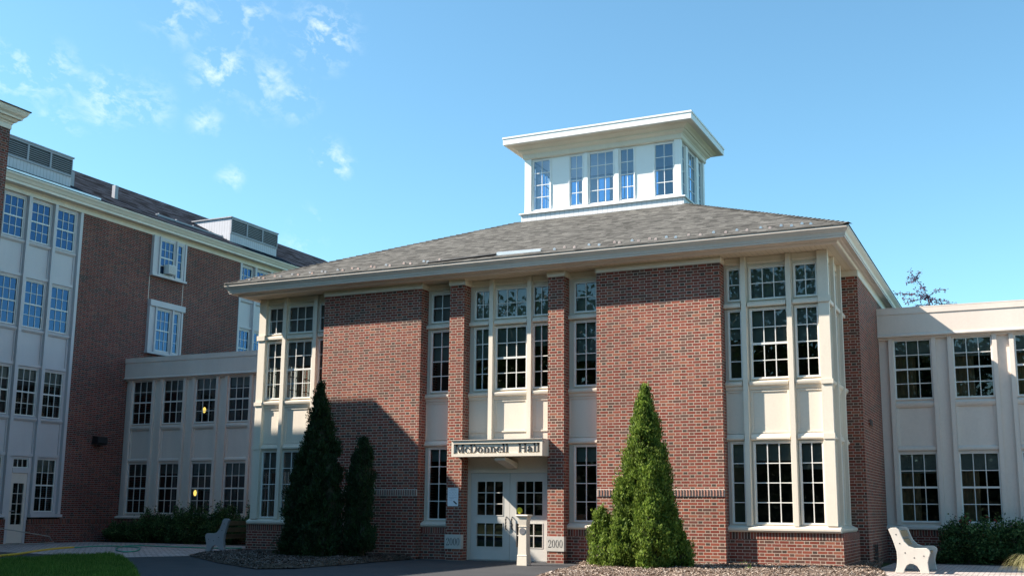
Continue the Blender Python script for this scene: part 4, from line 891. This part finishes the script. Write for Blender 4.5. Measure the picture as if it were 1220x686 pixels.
# ------------------------------------------------------------------ plants
def norm(v): return v/(np.linalg.norm(v, axis=1, keepdims=True)+1e-9)
def leaves_on(P, Nrm, size, mat, name, parent_, aspect=.55, up=.5, jitter=.6, shape='quad'):
    n = len(P); a = norm(Nrm*.6+np.array((0, 0, up))+rng.normal(0, jitter, (n, 3))); r = rng.normal(0, 1, (n, 3)); b = norm(np.cross(a, r))
    s = size*rng.uniform(.6, 1.3, (n, 1)); return quads_obj(name, P, a*s, b*s*aspect, mat)
def arbor(name, label, lobes, mat, dens, size):
    """lobes: (x, y, z0, z1, rmax, peak)"""
    l0 = lobes[0]; root = thing(name, label, 'tree', (l0[0], l0[1], 0))
    Ps, Ns = [], []; core = MB()
    for (x, y, z0, z1, r, pk) in lobes:
        H = z1-z0; ex = .74 if pk < .5 else .48; area = r*H; n = int(dens*area); ph = rng.uniform(0, 6.28, 6)
        def rad(t_, th, ex=ex, ph=ph, pk=pk, r=r):
            base = np.where(t_ < pk, .80+.20*np.sin(t_/pk*math.pi/2), np.clip((1-t_)/(1-pk), 0, 1)**ex)
            lump = 1+.13*np.sin(3*th+ph[0]+t_*7)+.12*np.sin(5*th+ph[1]-t_*11)+.07*np.sin(9*th+ph[2]+t_*23)+.05*np.sin(2*th+ph[3]+t_*40)
            return r*base*lump
        KC = 90; nc = int(n/KC*.95); tc_ = rng.beta(1.0, 1.2, nc); thc = rng.uniform(0, 2*math.pi, nc)
        rc_ = rad(tc_, thc)*rng.uniform(.70, 1.0, nc)**.5-.03; cs = rng.uniform(.07, .155, nc)*(.55+.45*(1-tc_))
        cc = np.stack([x+rc_*np.cos(thc), y+rc_*np.sin(thc), z0+tc_*H], 1); ax = np.stack([np.cos(thc)*.75, np.sin(thc)*.75, np.full(nc, .75)], 1)
        rep = np.repeat(np.arange(nc), KC); loc = rng.normal(0, 1, (len(rep), 3)); loc = loc/np.linalg.norm(loc, axis=1, keepdims=True)*rng.uniform(.3, 1, (len(rep), 1))
        P_ = cc[rep]+loc*cs[rep][:, None]*1.25+ax[rep]*np.maximum(0, loc[:, 2:])*cs[rep][:, None]*1.1
        Ps.append(P_); Ns.append(norm(ax[rep]*.6+loc))
        # darker inner sprays
        ni = n//4; ti = rng.beta(1, 1.2, ni); thi = rng.uniform(0, 6.283, ni); ri = rad(ti, thi)*rng.uniform(.62, .85, ni)
        Ps.append(np.stack([x+ri*np.cos(thi), y+ri*np.sin(thi), z0+ti*H], 1)); Ns.append(np.stack([np.cos(thi), np.sin(thi), np.full(ni, .5)], 1))
        sg = 14; nz_ = 14; b = len(core.v); k_ = core._m('arbc')
        for i in range(nz_+1):
            for j in range(sg):
                tt, tj = i/nz_*.96, 2*math.pi*j/sg; r_ = float(rad(np.array([tt]), np.array([tj]))[0])*.66
                core.v.append((x+r_*math.cos(tj), y+r_*math.sin(tj), z0+tt*H))
        for i in range(nz_):
            for j in range(sg): j2 = (j+1) % sg; core.f.append((b+i*sg+j, b+i*sg+j2, b+(i+1)*sg+j2, b+(i+1)*sg+j)); core.mi.append(k_)
    P, Nn = np.concatenate(Ps), np.concatenate(Ns)
    attach(leaves_on(P, Nn, size, mat, 'crown', root, .42, .9, .55), root)
    attach(core.build('branches', smooth=True), root)
    tr = MB(); tr.tube([(l0[0], l0[1], 0), (l0[0]+.02, l0[1], l0[2]+.3), (l0[0], l0[1], l0[3]*.7)], .09, 'bark', 8, .03); attach(tr.build('trunk', smooth=True), root)
    return root
def sc(lobes, k):      # the same tree stood nearer or farther along the same bearing
    return [(x*k, y*k, .04 if z0 < .1 else CAM_Z+(z0-CAM_Z)*k, CAM_Z+(z1-CAM_Z)*k, r*k, pk) for x, y, z0, z1, r, pk in lobes]
arbor('arborvitae_tree', 'bright sunlit green conical evergreen before the right brick panel', sc([(-7.66, 22.95, .03, 3.93, .66, .30), (-7.40, 22.8, .03, 2.7, .50, .3), (-7.95, 22.8, .03, 2.3, .42, .4), (-8.62, 22.75, .03, 1.32, .27, .55), (-8.42, 22.5, .03, .75, .34, .35), (-8.0, 22.35, .03, 1.05, .36, .4), (-6.93, 22.9, .03, 1.0, .30, .35), (-7.35, 22.35, .03, 1.5, .38, .35)], .965), 'arb', 25000, .034)
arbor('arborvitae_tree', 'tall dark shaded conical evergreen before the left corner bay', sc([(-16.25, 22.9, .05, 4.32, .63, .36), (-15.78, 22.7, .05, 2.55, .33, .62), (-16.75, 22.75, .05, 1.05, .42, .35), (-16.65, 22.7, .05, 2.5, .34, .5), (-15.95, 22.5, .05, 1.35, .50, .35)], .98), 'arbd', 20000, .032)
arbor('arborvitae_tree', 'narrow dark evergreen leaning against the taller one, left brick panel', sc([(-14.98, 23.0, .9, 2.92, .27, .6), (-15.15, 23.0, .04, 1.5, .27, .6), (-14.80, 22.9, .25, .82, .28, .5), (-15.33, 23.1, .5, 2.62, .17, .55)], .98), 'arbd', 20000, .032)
def shrub(name, label, cx_, cy_, rx, ry, h, n, mat='rose', fl=None, fn=0, stems=14, sz=.035):
    root = thing(name, label, 'shrub', (cx_, cy_, 0)); mb = MB()
    Ps = []
    for k in range(stems):
        a = random.uniform(0, 6.28); q = random.uniform(0, .9); x1, y1 = cx_+rx*q*math.cos(a), cy_+ry*q*math.sin(a); z1 = h*random.uniform(.75, 1.12)
        x0, y0 = cx_+.4*rx*q*math.cos(a), cy_+.4*ry*q*math.sin(a); mb.tube([(x0, y0, 0), ((x0+x1)/2, (y0+y1)/2, z1*.6), (x1, y1, z1)], .008, 'bark', 5, .003); Ps.append((x1, y1, z1))
    attach(mb.build('stems'), root)
    m_ = n; u = rng.normal(0, 1, (m_, 3)); u = norm(u); q = rng.uniform(.25, 1, (m_, 1))**.45
    lump = 1+.22*np.sin(u[:, :1]*6+cx_)+.18*np.sin(u[:, 1:2]*7+u[:, 2:]*5+cx_*3)
    P = np.array((cx_, cy_, h*.48))+u*q*lump*np.array((rx, ry, h*.52)); P[:, 2] = np.clip(P[:, 2], .02, 9)
    ex = []
    for (x1, y1, z1) in Ps: ex.append(np.array((x1, y1, z1))+rng.normal(0, 1, (40, 3))*np.array((.06, .06, .10)))
    P = np.concatenate([P]+ex); Nn = norm(P-np.array((cx_, cy_, h*.2)))
    attach(leaves_on(P, Nn, sz, mat, 'foliage', root, .6, .25, .8), root)
    if fn:
        c = np.array(Ps)[:, :][rng.integers(0, len(Ps), fn)]+rng.normal(0, 1, (fn, 3))*np.array((.12, .1, .05))+np.array((0, 0, .05)); c = np.repeat(c, 9, 0)+rng.normal(0, .014, (fn*9, 3))
        attach(leaves_on(c, norm(rng.normal(0, 1, c.shape)), .020, fl, 'blossoms', root, .8, .2, 1), root)
    return root
for (x, lab, hh_) in ((-29.1, 'low dark shrub in the corner of wing and link', .62), (-27.7, 'rose shrub under the second window of the left link', .95), (-26.2, 'rose shrub under the third window of the left link', 1.12), (-24.7, 'full leafy rose shrub under the fourth window of the left link', 1.15), (-23.2, 'rose shrub at the right end of the row, behind the shaded bench', 1.12), (-21.6, 'leafy shrub hidden behind slats of the shaded bench', 1.0)):
    shrub('rose_shrub', lab, x, 29.55, .82, .55, hh_, 9000, fl='pinkf', fn=14)
for (x, lab, hh_) in ((-1.55, 'red flowering rose shrub just behind the pale bench', .95), (-.55, 'red flowering rose shrub at the right picture edge', .98), (.6, 'rose shrub cut by the right picture border', .98)):
    shrub('rose_shrub', lab, x, 29.45, .68, .55, hh_, 9000, fl='flower', fn=16, stems=20)
shrub('low_shrub', 'small low shrub behind the arm of the pale bench', -2.35, 29.3, .3, .3, .28, 1800, sz=.03, stems=6)
# ornamental grass
og = thing('ornamental_grass', 'pale arching ornamental grass tuft at the right picture edge', 'grass tuft', (-.05, 25.2, 0))
n = 900; a = rng.uniform(0, 6.28, n); P = []; A_ = []; mb = MB()
for k in range(420):
    an_ = random.uniform(0, 6.28); L_ = random.uniform(.3, .75); h_ = random.uniform(.15, .42); pts = []
    for s in range(6):
        t_ = s/5; pts.append(np.array((-.05+math.cos(an_)*L_*t_, 25.2+math.sin(an_)*L_*t_, .02+h_*4*t_*(1-t_)*.9+.06*t_)))
    sd = np.array((-math.sin(an_), math.cos(an_), 0))*.006
    for s in range(5):
        w0, w1 = 1-s/5.5, 1-(s+1)/5.5; mb.quad([pts[s]-sd*w0, pts[s]+sd*w0, pts[s+1]+sd*w1, pts[s+1]-sd*w1], 'strawg')
attach(mb.build('blades'), og)
# weeds in the mulch
for i, (x, y, z, lab) in enumerate(((-5.75, 23.95, .1, 'small green weed at the foot of the shaded bay base'), (-7.0, 21.0, .1, 'tiny green weed in the sunlit mulch'), (-5.2, 22.0, .1, 'tiny weed in sunlit mulch near the right bay'))):
    c = np.array((x, y, z))+rng.normal(0, .035, (60, 3)); wv = leaves_on(c, norm(rng.normal(0, 1, c.shape)), .02, 'grass', 'weed', None, .5, .8, .6); tag(wv, lab, 'weed')

def tree(name, label, x, y, h, cr, n, mat, trunk=.22, seed=1, sz=.13, zc=.62, sparse=False, sq=.8):
    rs = np.random.default_rng(seed); root = thing(name, label, 'tree', (x, y, 0)); mb = MB()
    mb.tube([(x, y, 0), (x+.1, y, h*.3), (x-.05, y+.1, h*.6), (x, y, h*.85)], trunk, 'bark', 10, trunk*.3); attach(mb.build('trunk', smooth=True), root)
    mb = MB(); cl = []
    for k in range(16):
        a = rs.uniform(0, 6.28); t0_ = rs.uniform(.3, .75); L_ = cr*rs.uniform(.6, 1); z1 = h*min(.97, t0_+rs.uniform(.1, .35))
        p0 = (x, y, h*t0_); p1 = (x+L_*math.cos(a), y+L_*math.sin(a), z1); mb.tube([p0, ((p0[0]+p1[0])/2, (p0[1]+p1[1])/2, (p0[2]+p1[2])/2+.2), p1], trunk*.3, 'bark', 6, .02); cl += [p1, ((p0[0]+p1[0])/2, (p0[1]+p1[1])/2, (p0[2]+p1[2])/2)]
    attach(mb.build('limbs', smooth=True), root)
    for k in range(26):
        u = rs.normal(0, 1, 3); u /= np.linalg.norm(u); cl.append((x+u[0]*cr*.75, y+u[1]*cr*.75, h*zc+u[2]*h*(1-zc)*.85))
    cl = np.array(cl); idx = rs.integers(0, len(cl), n); s_ = cr*.22*sq
    P = cl[idx]+rs.normal(0, 1, (n, 3))*s_*np.array((1, 1, .6)); P[:, 2] = np.maximum(P[:, 2], h*.2)
    attach(leaves_on(P, norm(P-np.array((x, y, h*zc))), sz, mat, 'crown', root, .6, .3, .8), root); return root
# trees across the path behind the camera: they show in the window panes
for i, (x, y, h, cr) in enumerate(((-27, -14, 15, 5.5), (-16, -20, 17, 6), (-5, -16, 13, 5), (3.5, -13, 10, 4.2), (13, -20, 15, 6), (-38, -22, 18, 6.5))):
    tree('shade_tree', ['broad leafy tree across the lawn, mirrored in the panes', 'tallest central leafy tree across the lawn', 'medium leafy tree facing the entrance', 'small leafy tree facing the right link', 'leafy tree far to the right across the lawn', 'big leafy tree far to the left across the lawn'][i], x, y, h, cr, 9000, 'tree', .25, i+3, .22, .6)
n = 90000; fx = rng.uniform(-130, 100, n); fz = 13*rng.uniform(0, 1, n)**.8*(1+.22*np.sin(fx*.25)+.15*np.sin(fx*.61+1)); fy = rng.uniform(-46, -32, n)
mb = MB(); hx = np.linspace(-150, 120, 40)
for i in range(39):
    z0_, z1_ = 7+2*math.sin(hx[i]*.2), 7+2*math.sin(hx[i+1]*.2); mb.quad([(hx[i], -44, 0), (hx[i+1], -44, 0), (hx[i+1], -50, z1_), (hx[i], -50, z0_)], 'backdrop'); mb.quad([(hx[i], -50, z0_), (hx[i+1], -50, z1_), (hx[i+1], -70, 0), (hx[i], -70, 0)], 'backdrop')
mb.build('reflection_backdrop', kind='structure')  # unseen ridge, added to keep the bright horizon out of the lower panes
P = np.stack([fx, fy, fz+.3], 1); quads_obj('woods', P, norm(rng.normal(0, 1, P.shape))*.38, norm(rng.normal(0, 1, P.shape))*.27, 'arbd', kind='stuff')
# purple leaved tree behind the right link
pt = thing('purple_leaf_tree', 'sparse purple leaved tree showing above the parapet of the right link', 'tree', (-2.2, 41.5, 0))
def skypt(x, y, Y):
    v = R_*((x-625.33)/1297.4)+D_*((y-379.46)/1297.4)+F_; return v*(Y/v[1])+np.array((0, 0, CAM_Z))
K = 844/80.
def sp(cx_, cy_, dY=0): return skypt(1060+cx_/K, 310+cy_/K, 41.5+dY)
mb = MB(); base = sp(520, 640); mb.tube([(base[0], 41.5, 0), (base[0]+.05, 41.5, 4), tuple(base)], .12, 'bark', 8, .03); attach(mb.build('trunk', smooth=True), pt)
mb = MB(); tw = []
for pts in ([(520, 640), (490, 500), (430, 360), (330, 240), (250, 130)], [(330, 245), (370, 140)], [(330, 250), (225, 215)], [(330, 260), (230, 290)], [(430, 360), (370, 330)], [(490, 470), (330, 370)], [(490, 480), (330, 430), (60, 410)], [(500, 470), (330, 500), (160, 480)], [(330, 500), (190, 545)], [(450, 480), (600, 370), (700, 375)], [(500, 500), (560, 490), (730, 515)], [(560, 520), (640, 550), (830, 550)], [(330, 430), (160, 430)], [(500, 560), (350, 570), (300, 590)], [(510, 620), (560, 560)], [(520, 640), (750, 640), (900, 600)]):
    P3 = [sp(a, b, random.uniform(-.25, .25)) for a, b in pts]; mb.tube(P3, .016, 'bark', 5, .006)
    for s in range(len(P3)-1):
        for q in np.linspace(.15, 1, int(4+np.linalg.norm(P3[s+1]-P3[s])*9)): tw.append(P3[s]+(P3[s+1]-P3[s])*q)
attach(mb.build('limbs'), pt)
tw = np.array(tw); P = np.repeat(tw, 4, 0)+rng.normal(0, 1, (len(tw)*4, 3))*np.array((.06, .06, .035))
low = rng.uniform(-1, 1, (3500, 3))*np.array((2.0, 1.5, 2.0))+np.array((base[0], 41.5, 5.0)); low = low[np.linalg.norm((low-np.array((base[0], 41.5, 5.0)))/np.array((2.0, 1.5, 2.0)), axis=1) < 1]
P = np.concatenate([P, low]); attach(leaves_on(P, norm(rng.normal(0, 1, P.shape)), .05, 'purple', 'crown', pt, .45, .3, .8), pt)

# ------------------------------------------------------------------ hoses
def hose(name, label, pts, mat, r=.014, z=.03):
    P = [(*px_ground(x, y), z) for x, y in pts]; out_ = []
    P = [np.array(p) for p in P]
    for i in range(len(P)-1):
        p0 = P[max(i-1, 0)]; p1 = P[i]; p2 = P[i+1]; p3 = P[min(i+2, len(P)-1)]
        for s in range(8):
            t_ = s/8; out_.append(.5*((2*p1)+(-p0+p2)*t_+(2*p0-5*p1+4*p2-p3)*t_*t_+(-p0+3*p1-3*p2+p3)*t_**3))
    out_.append(P[-1]); mb = MB(); mb.tube(out_, r, mat, 8); o = mb.build(name, smooth=True); tag(o, label, 'hose')
hose('garden_hose', 'yellow garden hose lying across pavers at the lawn edge', [(-20, 666), (0, 663), (20, 661), (45, 657), (70, 654), (88, 652.8)], 'hosey', .03)
hose('garden_hose', 'green garden hose coiled on the pavers and running to the bench', [(89, 653), (110, 651.5), (135, 651), (150, 652), (166, 653), (162, 657), (146, 658), (138, 655), (146, 651.5), (165, 650.5), (190, 651.5), (220, 652.5), (250, 653.5), (288, 653.5)], 'hoseg', .018)
hose('garden_hose', 'thin grey hose lying near the side door of the wing', [(0, 649.5), (25, 648.5), (50, 647.8), (64, 646.5)], 'hosew', .018)
mb = MB(); a = px_ground(62, 646); mb.tube([(a[0], a[1], .04), (-29.4, 26.6, .25), (-29.9, 25.6, .45), (-30.2, 24.2, .62)], .016, 'hosew', 8); tag(mb.build('water_line', smooth=True), 'pale thin pipe rising from the pavers to the wing wall past the door', 'pipe')
